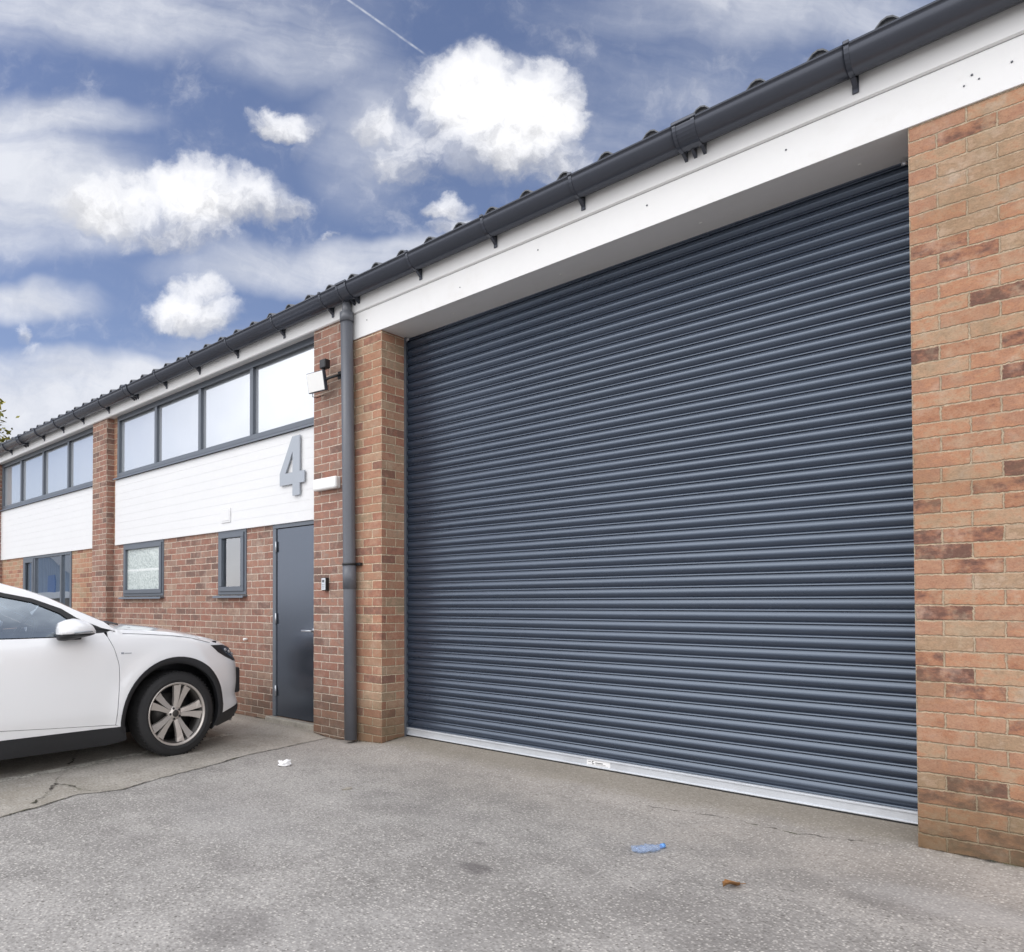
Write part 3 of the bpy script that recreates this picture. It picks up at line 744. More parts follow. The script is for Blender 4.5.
# the entrance door
mb = MB(); x0, x1, z0, z1 = DOOR; y0 = PR - 0.010
mb.box(x0, x0 + 0.055, y0, PR + 0.10, z0, z1 - 0.05, bevel=0.003); mb.box(x0, x1, y0 - 0.001, PR + 0.10, z1 - 0.05, z1, bevel=0.003); mb.box(x1 - 0.02, x1 + 0.03, y0, PR + 0.1, z0, z1 - 0.05)
df = mb.build('door_frame', M['frame'], bld)
mb = MB(); mb.box(x0 + 0.061, x1 + 0.2, PR + 0.004, PR + 0.05, z0 + 0.008, z1 - 0.055, bevel=0.002)
dr = mb.build('door', M['door'], bld)
for z in (1.845, 1.10, 0.35):
    m2 = MB(); m2.tube([(x0 + 0.058, PR - 0.012, z - 0.055), (x0 + 0.058, PR - 0.012, z + 0.055)], 0.0085, 10); m2.build('hinge', M['steel'], dr)
m2 = MB(); m2.lathe([(PR - 0.010, 0.0), (PR - 0.010, 0.026), (PR + 0.004, 0.026)], 20, 'Y', (-5.615, 0, 0.985))
m2.tube([(-5.615, PR - 0.005, 0.985), (-5.615, PR - 0.045, 0.985), (-5.635, PR - 0.052, 0.985), (-5.745, PR - 0.052, 0.985)], 0.0095, 12)
m2.build('handle', M['steel'], dr)
mb = MB(); mb.box(-6.33, -5.49, PR - 0.075, PR + 0.10, -0.1, 0.083, bevel=0.012, seg=2); mb.build('door_step', M['concrete'], bld)
mb = MB(); mb.tube([(-6.765, PR + 0.01, 0.868), (-6.765, PR - 0.045, 0.866)], 0.013, 14); mb.build('overflow_pipe', M['offwhite'], bld)

# ------------------------------------------------------------------ roller shutter
sh_x0, sh_x1 = -4.598, -0.78
prof = []
pitch = 0.0755; z = 0.147; n = int((3.70 - z) / pitch) + 1
for i in range(n):
    b = z + i * pitch
    # interlock groove, small bead, long convex face
    prof += [(PS + 0.0100, b), (PS + 0.0095, b + 0.0030), (PS - 0.0030, b + 0.0042), (PS - 0.0044, b + 0.0066), (PS - 0.0034, b + 0.0100), (PS - 0.0002, b + 0.0150), (PS + 0.0046, b + 0.0168)]
    for k in range(0, 15):
        t = k / 14
        # a round back: hooks under at the foot, leans away at the top
        prof.append((PS + 0.0050 - 0.0172 * math.sin(PI * (0.02 + 0.90 * t ** 0.94)) , b + 0.0172 + 0.0570 * t))
mb = MB(); mb.extrude_profile(prof, sh_x0, sh_x1, smooth=True, nx=1)
shut = mb.build('roller_shutter', M['shutter'], bld)
# crisp edges at the interlocks
me = shut.data
me.update()
bm = bmesh.new(); bm.from_mesh(me)
for e in bm.edges:
    if len(e.link_faces) == 2 and e.calc_face_angle(0) > math.radians(38): e.smooth = False
bm.to_mesh(me); bm.free()
mb = MB(); mb.box(sh_x0 + 0.012, sh_x1, PS - 0.022, PS + 0.015, 0.086, 0.150, bevel=0.004, seg=2)
mb.box(sh_x0 + 0.012, sh_x1, PS - 0.034, PS - 0.020, 0.086, 0.094, bevel=0.002); mb.box(sh_x0 + 0.012, sh_x1, PS - 0.030, PS - 0.020, 0.138, 0.1495, bevel=0.002)
br_ = mb.build('bottom_rail', M['rail'], shut)
mb = MB(); mb.box(sh_x0 + 0.01, sh_x1, PS - 0.028, PS + 0.02, 0.062, 0.087, bevel=0.003); mb.build('rubber_seal', M['black'], shut)
mb = MB(); mb.box(-2.785, -2.605, PS - 0.0236, PS - 0.0222, 0.097, 0.137); st = mb.build('sticker', M['paper'], br_)
mb = MB()
for a0 in range(0, 9):
    q = math.radians(60 + a0 * 30); q2 = math.radians(60 + a0 * 30 + 30)
    c = (-2.735, 0.119)
    mb.poly([(c[0] + 0.006 * math.cos(q), PS - 0.0242, c[1] + 0.006 * math.sin(q)), (c[0] + 0.011 * math.cos(q), PS - 0.0242, c[1] + 0.011 * math.sin(q)),
             (c[0] + 0.011 * math.cos(q2), PS - 0.0242, c[1] + 0.011 * math.sin(q2)), (c[0] + 0.006 * math.cos(q2), PS - 0.0242, c[1] + 0.006 * math.sin(q2))])
for a, b, c, d in ((-2.774, -2.752, 0.121, 0.124), (-2.718, -2.66, 0.117, 0.122), (-2.718, -2.64, 0.110, 0.112), (-2.774, -2.62, 0.102, 0.1035)):
    mb.box(a, b, PS - 0.0243, PS - 0.0237, c, d)
mb.build('print', M['black'], st)
mb = MB(); mb.box(-4.5615, -4.588, PS - 0.045, PS + 0.05, 0.03, 3.645)
mb.box(-4.5612, -4.540, PS - 0.050, PS - 0.045, 0.03, 3.645)
mb.build('guide_rail', M['frame'], shut)
mb = MB(); mb.box(-0.84, -0.8025, PS - 0.05, PS + 0.05, 0.03, 3.645, bevel=0.002); mb.build('guide_rail', M['gutter'], shut)
for x in (-4.555, -0.85):
    mb = MB(); mb.tube([(x, PS - 0.03, 3.615), (x + (0.045 if x < -2 else -0.03), PS - 0.05, 3.618)], 0.010, 10); mb.build('stop_lug', M['steel'], shut)

# ------------------------------------------------------------------ things fixed on the front
N = thing('house_number', 'large grey metal number 4 on the white cladding beside the door', 'sign', (-5.96, PR - 0.036, 2.35))
nw, nh, nx, nz = 0.40, 0.60, -6.105, 2.340
pt = lambda a, b: (nx + nw * a, nz + nh * b)
mb = MB()
mb.prism([pt(0.53, 0.0), pt(0.815, 0.0), pt(0.815, 0.200), pt(1.0, 0.200), pt(1.0, 0.395), pt(0.815, 0.395), pt(0.815, 1.0), pt(0.515, 1.0), pt(0.0, 0.405), pt(0.0, 0.200), pt(0.53, 0.200)],
         PR - 0.056, PR - 0.040, holes=[[pt(0.53, 0.745), pt(0.53, 0.395), pt(0.235, 0.395)]])
local(mb.build('numeral', M['signgrey'], N))
for a, b in ((0.67, 0.08), (0.67, 0.9), (0.1, 0.3)):
    mb = MB(); p = pt(a, b); mb.tube([(p[0], PR - 0.040, p[1]), (p[0], PR - 0.024, p[1])], 0.008, 8)
    local(mb.build('stand_off', M['steel'], N))

FL = thing('floodlight', 'small white faced floodlight with dark frame and sensor box on the brick pier', 'floodlight', (-5.25, P0, 3.35))
R_ = Matrix.Translation((-5.285, 4.40, 3.318)) @ Matrix.Rotation(math.radians(7), 4, 'Z') @ Matrix.Rotation(math.radians(12), 4, 'X')
mb = MB(); mb.box(-0.108, 0.108, -0.012, 0.030, -0.092, 0.092, bevel=0.006, seg=2, M=R_)
mb.box(-0.07, 0.07, 0.030, 0.055, -0.06, 0.06, bevel=0.006, M=R_)
local(mb.build('housing', M['gutter'], FL))
mb = MB(); mb.box(-0.101, 0.101, -0.0165, -0.0115, -0.085, 0.085, bevel=0.002, M=R_); local(mb.build('glass_face', M['offwhite'], FL))
mb = MB(); mb.tube([(-5.22, 4.43, 3.315), (-5.15, 4.43, 3.33), (-5.10, 4.50, 3.36), (-5.085, 4.535, 3.37)], 0.013, 8); mb.box(-5.13, -5.04, 4.525, 4.539, 3.335, 3.405, bevel=0.003)
local(mb.build('bracket', M['black'], FL))
mb = MB(); mb.box(-5.245, -5.165, 4.40, 4.47, 3.43, 3.515, bevel=0.010, seg=2); mb.tube([(-5.205, 4.43, 3.44), (-5.22, 4.41, 3.39)], 0.014, 8)
local(mb.build('sensor', M['black'], FL))
mb = MB(); mb.tube([(-5.36, 4.42, 3.235), (-5.365, 4.42, 3.20), (-5.34, 4.45, 3.19), (-5.33, 4.53, 3.23)], 0.004, 6); local(mb.build('cable', M['black'], FL))

BK = thing('bulkhead_light', 'long white plastic emergency light on the brick pier beside the downpipe', 'wall light', (-5.31, P0, 2.375))
mb = MB(); mb.box(-5.430, -5.095, P0 - 0.070, P0 - 0.020, 2.318, 2.432, bevel=0.022, seg=4); local(mb.build('diffuser', M['offwhite'], BK))
mb = MB(); mb.box(-5.425, -5.10, P0 - 0.024, P0 - 0.001, 2.322, 2.428, bevel=0.004); local(mb.build('backplate', M['white'], BK))

KP = thing('entry_keypad', 'small silver entry keypad with dark side on the brick pier right of the door', 'keypad', (-5.295, P0, 1.435))
mb = MB(); mb.box(-5.327, -5.263, P0 - 0.040, P0 - 0.001, 1.375, 1.497, bevel=0.005, seg=2); local(mb.build('case', M['black'], KP))
mb = MB(); mb.box(-5.324, -5.268, P0 - 0.0455, P0 - 0.039, 1.380, 1.492, bevel=0.003); local(mb.build('face', M['rail'], KP))
mb = MB(); mb.box(-5.312, -5.280, P0 - 0.047, P0 - 0.0452, 1.452, 1.477); local(mb.build('display', M['pipe'], KP))
mb = MB()
for i in range(3): mb.box(-5.313, -5.279, P0 - 0.0465, P0 - 0.045, 1.395 + 0.017 * i, 1.405 + 0.017 * i)
local(mb.build('keys', M['signgrey'], KP))

# ------------------------------------------------------------------ litter
def crumple(name, mat, loc, size, label, cat, seed):
    rnd = random.Random(seed); bm = bmesh.new()
    bmesh.ops.create_icosphere(bm, subdivisions=3, radius=1)
    from mathutils import noise
    for v in bm.verts:
        c = v.co.copy(); d = 1 + 0.55 * noise.noise(c * 1.6 + Vector((seed, 0, 0))) + 0.25 * noise.noise(c * 4.2 + Vector((0, seed, 0)))
        v.co = Vector((c.x * size[0] * d, c.y * size[1] * d, (c.z * 0.5 + 0.5) * size[2] * d))
    me = bpy.data.meshes.new(name); bm.to_mesh(me); bm.free(); me.materials.append(mat)
    o = bpy.data.objects.new(name, me); COL.objects.link(o); o.location = loc
    return tag(o, label, cat)
o = crumple('paper_scrap', M['paper'], (-4.58, 3.50, gz(-4.58, 3.5) - 0.006), (0.035, 0.052, 0.048), 'crumpled white paper scrap lying on the tarmac in front of the pier', 'litter', 3)
o.rotation_euler = (0, 0, math.radians(-14))
def bottle_mat():
    m, t, b = new_mat('thin blue plastic')
    b.inputs['Base Color'].default_value = (0.55, 0.67, 0.92, 1); b.inputs['Roughness'].default_value = 0.12
    out = t.n['Material Output']; tr = t.node('ShaderNodeBsdfTransparent'); tr.inputs[0].default_value = (0.90, 0.95, 1, 1)
    mx = t.node('ShaderNodeMixShader'); mx.inputs[0].default_value = 0.26
    t.l.new(tr.outputs[0], mx.inputs[1]); t.l.new(b.outputs[0], mx.inputs[2]); t.l.new(mx.outputs[0], out.inputs[0])
    return m
BT = thing('plastic_bottle', 'crushed pale blue plastic bottle lying on the yard before the shutter', 'bottle', (-1.765, 3.655, gz(-1.765, 3.655) + 0.001))
mb = MB(); sec = [(0.0, 0.020), (0.012, 0.030), (0.05, 0.036), (0.075, 0.030), (0.10, 0.035), (0.13, 0.032), (0.16, 0.026), (0.185, 0.014), (0.20, 0.012), (0.212, 0.012)]
rings = []
for i, (l, r) in enumerate(sec):
    ring = []
    for k in range(16):
        a = 2 * PI * k / 16
        rr = r * (1 + 0.12 * math.sin(3 * a + i * 1.7)); fl = 0.42 if 0 < i < 7 else 0.8
        ring.append(mb.bm.verts.new((rr * 1.15 * math.cos(a) + 0.015 * math.sin(l * 14), l - 0.1, max(0.002, rr * fl * (1 + math.sin(a)) + 0.006 * math.sin(i * 2.1 + k)))))
    rings.append(ring)
for A, B in zip(rings, rings[1:]):
    for k in range(16): f = mb.bm.faces.new((A[k], A[(k+1) % 16], B[(k+1) % 16], B[k])); f.smooth = True
mb.bm.faces.new(rings[0]); mb.bm.faces.new(rings[-1])
mb.build('bottle_body', bottle_mat(), BT)
mb = MB(); mb.tube([(0.004, 0.100, 0.012), (0.006, 0.124, 0.014)], 0.0125, 18); mb.build('cap', paint('blue cap', (0.14, 0.36, 0.78), 0.35), BT)
BT.rotation_euler = (0, 0, math.radians(-22)); BT.scale = (0.88, 0.86, 0.9)
# dead leaf
mb = MB(); n = 9; L_ = 0.105
rows = []
for i in range(n + 1):
    t = i / n; w = 0.024 * math.sin(PI * min(1, t * 1.02)) ** 0.7 * (1 + 0.3 * math.sin(t * 19)); yy = (t - 0.5) * L_
    cz = 0.006 + 0.008 * math.sin(t * 5)
    rows.append([mb.bm.verts.new((s_ * w, yy, cz + abs(s_) * 0.014 + (0.004 if s_ > 0 else 0))) for s_ in (-1, -0.5, 0, 0.5, 1)])
for A, B in zip(rows, rows[1:]):
    for k in range(4): f = mb.bm.faces.new((A[k], A[k+1], B[k+1], B[k])); f.smooth = True
mb.tube([(0, L_ * 0.5, 0.006), (0.004, L_ * 0.5 + 0.03, 0.004)], 0.0016, 5)
o = mb.build('dead_leaf', paint('brown leaf', (0.33, 0.165, 0.06), 0.8, var=0.35, scale=30), loc=(-1.285, 3.46, gz(-1.285, 3.46)), recalc=False)
o.rotation_euler = (0, 0, math.radians(-20)); tag(o, 'curled brown dead leaf on the yard right of the blue bottle', 'leaf')
o = crumple('mortar_crumb', M['concrete'], (-3.73, 3.38, gz(-3.73, 3.38) - 0.004), (0.022, 0.04, 0.014), 'pale tan crumb of mortar lying on the yard before the shutter', 'litter', 9)

# ------------------------------------------------------------------ the white car
exec_car = True
CAR = thing('parked_car', 'white crossover car parked nose-in towards the brick wall with its mirror out', 'car', (-6.38, 3.05, 0.0))
WT = [(0.10, 0.84), (0.18, 0.865), (0.30, 0.893), (0.345, 0.902), (0.42, 0.918), (0.60, 0.929), (0.75, 0.932), (0.86, 0.930), (0.93, 0.920), (0.99, 0.900), (1.01, 0.890)]
RET = [(0.10, 0.06), (0.22, 0.02), (0.30, -0.025), (0.36, -0.02), (0.44, 0.010), (0.56, 0.0), (0.70, 0.010), (0.79, 0.045), (0.90, 0.108), (0.945, 0.175), (0.99, 0.30), (1.1, 0.6)]
A_REAR = -3.66
def plan_u(a):
    if a > 0:
        if a <= 0.31: return 1.0 - 0.0 * a
        lo, hi = 0.0, 1.0
        if a >= 0.86: return 0.0
        for _ in range(40):
            m = (lo + hi) / 2
            if 0.86 - 0.1 * m * m - 0.45 * m ** 7 > a: lo = m
            else: hi = m
        return lo
    if a < -3.15:
        t = (a + 3.15) / (A_REAR + 3.15)
        return max(0.0, (1 - min(1, t) ** 3.2)) ** 0.33 if t < 1 else 0.0
    return 1.0
def S(a, z):
    w = spline_table(z, WT) if z < 1.01 else 0.890 - 0.46 * (z - 1.01) - 0.10 * (z - 1.01) ** 2
    ret = spline_table(z, RET) if a > -0.3 else 0.0
    if a < -2: ret = 0.0
    u = plan_u(a + ret) if a > 0 else plan_u(a)
    x = w * u
    for wa in (0.0, -2.764):
        r = math.hypot(a - wa, z - 0.355)
        if z < 1.0: x += 0.016 * math.exp(-((r - 0.47) / 0.07) ** 2) * (1 if u > 0.9 else 0.3)
    return x
ZE = [(-0.52, 1.052), (-0.35, 1.045), (-0.136, 1.030), (0.08, 1.010), (0.31, 0.972), (0.485, 0.934), (0.60, 0.898), (0.70, 0.858), (0.78, 0.815)]
def ze(a): return spline_table(a, ZE)
def Sr(a, z):
    """side surface with the shoulder rolled over into the bonnet"""
    x = S(a, min(z, 1.01)) if a > -0.50 else S(a, z)
    if a > -0.54:
        top = ze(a); r = 0.055
        if z > top - r:
            q = min(1.0, (z - (top - r)) / r)
            x -= r * 1.1 * (1 - math.sqrt(max(0.0, 1 - q * q))) * sstep(-0.54, -0.40, a)
    return x

def patch(poly, surf, step=0.035, thick=0.012, lift=0.0, side=1, dens=0.02):
    """fills a polygon in (a, z) and lays it on the body side"""
    b = []
    n = len(poly)
    for i in range(n):
        p, q = poly[i], poly[(i + 1) % n]
        m = max(1, int(math.hypot(q[0] - p[0], q[1] - p[1]) / dens))
        b += [Vector((p[0] + (q[0] - p[0]) * k / m, p[1] + (q[1] - p[1]) * k / m)) for k in range(m)]
    nb = len(b)
    def inside(x, y):
        c = False; j = nb - 1
        for i in range(nb):
            if (b[i].y > y) != (b[j].y > y) and x < (b[j].x - b[i].x) * (y - b[i].y) / (b[j].y - b[i].y) + b[i].x: c = not c
            j = i
        return c
    pts = list(b)
    x0, x1 = min(p.x for p in b), max(p.x for p in b); y0, y1 = min(p.y for p in b), max(p.y for p in b)
    y = y0 + step / 2; row = 0
    while y < y1:
        x = x0 + (step / 2 if row % 2 else 0)
        while x < x1:
            if inside(x, y) and min((p - Vector((x, y))).length_squared for p in b) > (0.45 * step) ** 2: pts.append(Vector((x, y)))
            x += step
        y += step * 0.87; row += 1
    r = delaunay_2d_cdt(pts, [(i, (i + 1) % nb) for i in range(nb)], [], 1, 1e-6)
    vs, fs = r[0], r[2]
    mb = MB()
    def P(v, dd): return (side * (surf(v[0], v[1]) + lift - dd), v[0], v[1])
    O = [mb.bm.verts.new(P(v, 0)) for v in vs]
    for f in fs:
        g = mb.bm.faces.new([O[i] for i in (f if side < 0 else f)]); g.smooth = True
    for p, q in zip(b, b[1:] + b[:1]):
        mb.poly([P(p, 0), P(q, 0), P(q, thick), P(p, thick)])
    return mb

def arcpts(c, r, a0, a1, n=22): return [(c[0] + r * math.cos(math.radians(a0 + (a1 - a0) * i / n)), c[1] + r * math.sin(math.radians(a0 + (a1 - a0) * i / n))) for i in range(n + 1)]
RAIL = [(-0.50, 1.056), (-0.575, 1.112), (-0.77, 1.200), (-0.965, 1.296), (-1.13, 1.356), (-1.25, 1.387), (-1.50, 1.462), (-1.80, 1.535), (-2.15, 1.560), (-2.55, 1.545), (-2.95, 1.485), (-3.30, 1.385), (-3.48, 1.28)]
RAILs = sorted(RAIL)
def rail(a): return spline_table(a, RAILs)
WTOP = [(-0.495, 1.038), (-0.60, 1.064), (-0.775, 1.141), (-0.88, 1.212), (-1.08, 1.288), (-1.27, 1.326), (-1.50, 1.388), (-1.80, 1.440), (-2.15, 1.462), (-2.55, 1.445), (-2.90, 1.385), (-3.12, 1.28), (-3.20, 1.16)]
ARCH_R, ARCH_IN, WZ, WB = 0.474, 0.420, 0.345, -2.764
door_line = [(-0.585, 1.035), (-0.565, 0.99), (-0.525, 0.90), (-0.490, 0.78), (-0.485, 0.66), (-0.495, 0.50), (-0.505, 0.318)]

for side in (1, -1):
    # front wing and bumper skin
    a0 = math.degrees(math.asin((0.318 - WZ) / ARCH_R))
    poly = [(-0.498, 0.318)] + [(p[0] + 0.006, p[1]) for p in door_line[::-1][1:-1]] + [(-0.560, 1.036), (-0.50, 1.053)]
    poly += [(a, ze(a)) for a in (-0.4, -0.3, -0.2, -0.1, 0.0, 0.1, 0.2, 0.3, 0.4, 0.5, 0.58, 0.64, 0.70)]
    poly += [(0.765, 0.80), (0.815, 0.70), (0.835, 0.60), (0.83, 0.50), (0.815, 0.44), (0.845, 0.375), (0.70, 0.345), (0.47, 0.305)]
    poly += arcpts((0.012, WZ), ARCH_R, -6, 186 - 0.5)
    patch(poly, Sr, 0.03, 0.02, 0, side).build('front_wing', M['carpaint'], CAR)
    # front and rear doors
    rear_line = [(-1.62, 1.0), (-1.62, 0.75), (-1.62, 0.45), (-1.62, 0.318)]
    poly = [(p[0] - 0.0, p[1]) for p in door_line[1:]] + [(-1.0, 0.345), (-1.616, 0.385), (-1.616, 1.000), (-1.2, 1.001), (-0.97, 1.002), (-0.72, 1.02), (-0.59, 1.03)]
    dd = patch(poly, Sr, 0.035, 0.02, 0, side).build('door', M['carpaint'], CAR)
    poly = [(-1.624, 1.0), (-1.624, 0.386)] + [(WB + 0.50, 0.40)] + arcpts((WB, WZ), 0.50, 0, 62, 10) + [(-2.52, 0.95), (-2.55, 1.01), (-2.1, 1.003)]
    d2 = patch(poly, Sr, 0.04, 0.02, 0, side).build('door', M['carpaint'], CAR)
    for d_, ax in ((dd, -1.50), (d2, -2.42)):
        m2 = MB(); m2.box(side * (S(ax, 0.90) - 0.005) - 0.018, side * (S(ax, 0.90) - 0.005) + 0.018, ax - 0.10, ax + 0.10, 0.885, 0.915, bevel=0.008, seg=2); m2.build('handle', M['carpaint'], d_)
    poly = [(-2.56, 1.01), (-2.525, 0.95)] + arcpts((WB, WZ), ARCH_R + 0.02, 62, 178, 16) + [(-3.26, 0.34), (-3.50, 0.36), (-3.56, 0.60), (-3.56, 0.85), (-3.50, 1.00), (-3.46, 1.12), (-3.32, 1.16), (-3.2, 1.03)]
    patch(poly, Sr, 0.04, 0.02, 0, side).build('rear_wing', M['carpaint'], CAR)
    # lower door panel below the crease, black sill, arch trims, dark lower bumper
    poly = [(-0.50, 0.314), (-0.43, 0.298), (-1.4, 0.296), (-2.27, 0.30), (-2.26, 0.395), (-1.62, 0.381), (-1.0, 0.341)]
    patch(poly, lambda a, z: S(a, z) - 0.004, 0.03, 0.02, 0, side).build('sill_panel', M['carpaint'], CAR)
    poly = [(-0.42, 0.293), (-0.40, 0.185), (-0.55, 0.160), (-2.3, 0.150), (-2.30, 0.296), (-1.4, 0.292)]
    patch(poly, lambda a, z: S(a, z) + 0.004 - 0.10 * max(0, 0.22 - z), 0.03, 0.03, 0, side).build('sill_cladding', M['darkplastic'], CAR)
    ring = arcpts((0.012, WZ), ARCH_R + 0.002, -8, 188, 30) + arcpts((0.012, WZ), ARCH_IN, 202, -24, 30)
    patch(ring, lambda a, z: S(a, z) + 0.004 - 0.045 * sstep(0.44, 0.40, math.hypot(a, z - WZ)), 0.02, 0.05, 0.003, side).build('arch_trim', M['darkplastic'], CAR)
    ring = arcpts((WB, WZ), ARCH_R + 0.02, -8, 188, 30) + arcpts((WB, WZ), ARCH_IN, 202, -24, 30)
    patch(ring, lambda a, z: S(a, z) + 0.004, 0.03, 0.05, 0.003, side).build('arch_trim', M['darkplastic'], CAR)
    poly = [(0.455, 0.300), (0.70, 0.340), (0.835, 0.370), (0.83, 0.31), (0.79, 0.255), (0.62, 0.215), (0.45, 0.195), (0.40, 0.21)]
    patch(poly, S, 0.03, 0.03, 0.004, side).build('lower_bumper', M['darkplastic'], CAR)
    # headlight
    hl = [(0.36, 0.898), (0.53, 0.893), (0.655, 0.865), (0.745, 0.795), (0.745, 0.735), (0.655, 0.748), (0.53, 0.792), (0.44, 0.835)]
    h_ = patch(hl, Sr, 0.025, 0.02, 0.0025, side).build('headlight', M['black'], CAR)
    hi = [(0.47, 0.872), (0.555, 0.872), (0.66, 0.842), (0.725, 0.79), (0.725, 0.762), (0.655, 0.772), (0.56, 0.81)]
    patch(hi, Sr, 0.02, 0.003, 0.005, side).build('lens', M['glass_lens'], h_)
    for k, (aa, zz) in enumerate(((0.545, 0.848), (0.60, 0.828), (0.655, 0.804))):
        m2 = MB(); xx = Sr(aa, zz); t = bmesh.new(); bmesh.ops.create_uvsphere(t, u_segments=14, v_segments=8, radius=0.016)
        bmesh.ops.transform(t, matrix=Matrix.Translation((side * (xx + 0.000), aa, zz)) @ Matrix.Diagonal((0.6, 1.3, 0.9, 1)), verts=t.verts)
        m2.merge(t, True); m2.build('lamp', M['steel'], h_)
    # pillar strip, window surround, panes
    up = [(a, z) for a, z in RAIL]; lo = [(a, z + 0.003) for a, z in WTOP]
    poly = up + [(-3.46, 1.125), (-3.32, 1.165)] + [(-3.22, 1.16)] + lo[::-1] + [(-0.50, 1.045)]
    patch(poly, S, 0.03, 0.03, 0, side).build('pillar', M['carpaint'], CAR)
    belt = [(-0.52, 1.038), (-0.72, 1.022), (-0.97, 1.004), (-1.2, 1.003), (-1.62, 1.003), (-2.1, 1.006), (-2.55, 1.014), (-3.0, 1.06), (-3.18, 1.13)]
    poly = WTOP + belt[::-1]
    patch(poly, S, 0.05, 0.012, -0.012, side).build('window_surround', M['black'], CAR) if False else None
    # glossy black trim as a ring of patches
    inner_top = [(-0.775, 1.085), (-0.90, 1.180), (-1.09, 1.262), (-1.28, 1.300), (-1.50, 1.362), (-1.56, 1.375)]
    g1 = [(-0.78, 1.085), (-0.90, 1.182), (-1.09, 1.264), (-1.28, 1.302), (-1.50, 1.362), (-1.575, 1.378), (-1.575, 1.008), (-1.2, 1.008), (-0.97, 1.009), (-0.79, 1.020)]
    trim_top = WTOP[:7] + [(-1.575, 1.404)] + g1[5::-1]
    patch(trim_top, S, 0.03, 0.015, 0.001, side).build('window_trim', M['black'], CAR)
    tri = [(-0.495, 1.038), (-0.60, 1.064), (-0.775, 1.141), (-0.785, 1.09), (-0.79, 1.016), (-0.72, 1.022)]
    patch([(-0.50, 1.037), (-0.60, 1.061), (-0.772, 1.136), (-0.778, 1.086), (-0.788, 1.020), (-0.72, 1.024)], S, 0.03, 0.01, -0.006, side).build('quarter_panel', M['black'], CAR)
    patch(g1, S, 0.05, 0.004, -0.010, side).build('side_window', M['glass_car'], CAR)
    g2 = [(-1.625, 1.390), (-1.80, 1.412), (-2.15, 1.434), (-2.53, 1.418), (-2.72, 1.385), (-2.62, 1.03), (-2.55, 1.016), (-1.625, 1.008)]
    patch(g2, S, 0.06, 0.004, -0.010, side).build('side_window', M['glass_car'], CAR)
    patch([(-1.575, 1.404), (-1.80, 1.438), (-2.15, 1.46), (-2.55, 1.443), (-2.9, 1.383), (-2.72, 1.385), (-2.53, 1.420), (-2.15, 1.436), (-1.80, 1.414), (-1.575, 1.380)], S, 0.03, 0.015, 0.001, side).build('window_trim', M['black'], CAR)
    patch([(-1.575, 1.38), (-1.575, 1.006), (-1.625, 1.006), (-1.625, 1.392)], S, 0.03, 0.02, -0.004, side).build('window_trim', M['black'], CAR)
    g3 = [(-2.76, 1.385), (-2.90, 1.375), (-3.11, 1.275), (-3.17, 1.15), (-3.0, 1.07), (-2.66, 1.032)]
    patch(g3, S, 0.06, 0.004, -0.006, side).build('side_window', M['glass_car'], CAR)
    m2 = MB(); pv = None
    for i in range(34):
        a_ = -0.44 + 0.80 * i / 33; zc = ze(a_) - 0.030 - 0.012 * sstep(0.1, 0.36, a_)
        cur = [m2.bm.verts.new((side * (Sr(a_, zc + dz) + 0.0012), a_, zc + dz)) for dz in (-0.0022, 0.0022)]
        if pv: m2.bm.faces.new((pv[0], pv[1], cur[1], cur[0]))
        pv = cur
    m2.build('bonnet_seam', M['pipe'], CAR)
    # wing badge: a small dark diamond and a stroke
    if True:
        m2 = MB(); xx = S(-0.435, 0.868)
        X0, X1 = sorted((side * (xx - 0.002), side * (xx + 0.0035)))
        m2.box(X0, X1, -0.470, -0.447, 0.862, 0.876, bevel=0.001); m2.box(X0, X1, -0.442, -0.385, 0.865, 0.870, bevel=0.001)
        m2.build('wing_badge', M['signgrey'], CAR)
    # mirror: white cap, dark base, indicator
    mx = 0.905
    secs = [(-0.985, 0.020, 0.040, 1.040), (-0.975, 0.065, 0.070, 1.045), (-0.93, 0.095, 0.082, 1.052), (-0.87, 0.105, 0.082, 1.062), (-0.80, 0.098, 0.070, 1.064), (-0.745, 0.075, 0.048, 1.055), (-0.715, 0.040, 0.024, 1.044)]
    def mirror_shell(zcut, above):
        m2 = MB(); rings = []
        for a, hw, hz, zc in secs:
            ring = []
            for k in range(24):
                th = 2 * PI * k / 24
                z = zc + hz * math.sin(th) * (1.0 if math.sin(th) > 0 else 0.85)
                z = max(z, zcut) if above else min(z, zcut)
                ring.append(m2.bm.verts.new((side * (mx + 0.085 + hw * math.cos(th)), a, z)))
            rings.append(ring)
        for A, B in zip(rings, rings[1:]):
            for k in range(24): f = m2.bm.faces.new((A[k], A[(k+1) % 24], B[(k+1) % 24], B[k])); f.smooth = True
        m2.bm.faces.new(rings[0]); m2.bm.faces.new(rings[-1])
        bmesh.ops.remove_doubles(m2.bm, verts=m2.bm.verts, dist=0.0008)
        return m2
    mir = mirror_shell(1.030, True).build('mirror', M['carpaint'], CAR)
    mirror_shell(1.029, False).build('mirror_base', M['black'], mir)
    m2 = MB(); m2.box(min(side * 0.84, side * 0.93), max(side * 0.84, side * 0.93), -0.86, -0.78, 0.985, 1.022, bevel=0.008, seg=2); m2.build('mirror_arm', M['black'], mir)
    m2 = MB(); m2.tube([(side * (mx + 0.19), -0.90, 1.044), (side * (mx + 0.182), -0.80, 1.05), (side * (mx + 0.15), -0.74, 1.05)], 0.005, 8); m2.build('indicator', M['signgrey'], mir)
    # tail light
    patch([(-3.30, 1.03), (-3.50, 1.00), (-3.56, 0.93), (-3.45, 0.90), (-3.28, 0.96)], Sr, 0.04, 0.01, 0.004, side).build('tail_light', paint('red lamp', (0.35, 0.01, 0.012), 0.15), CAR)

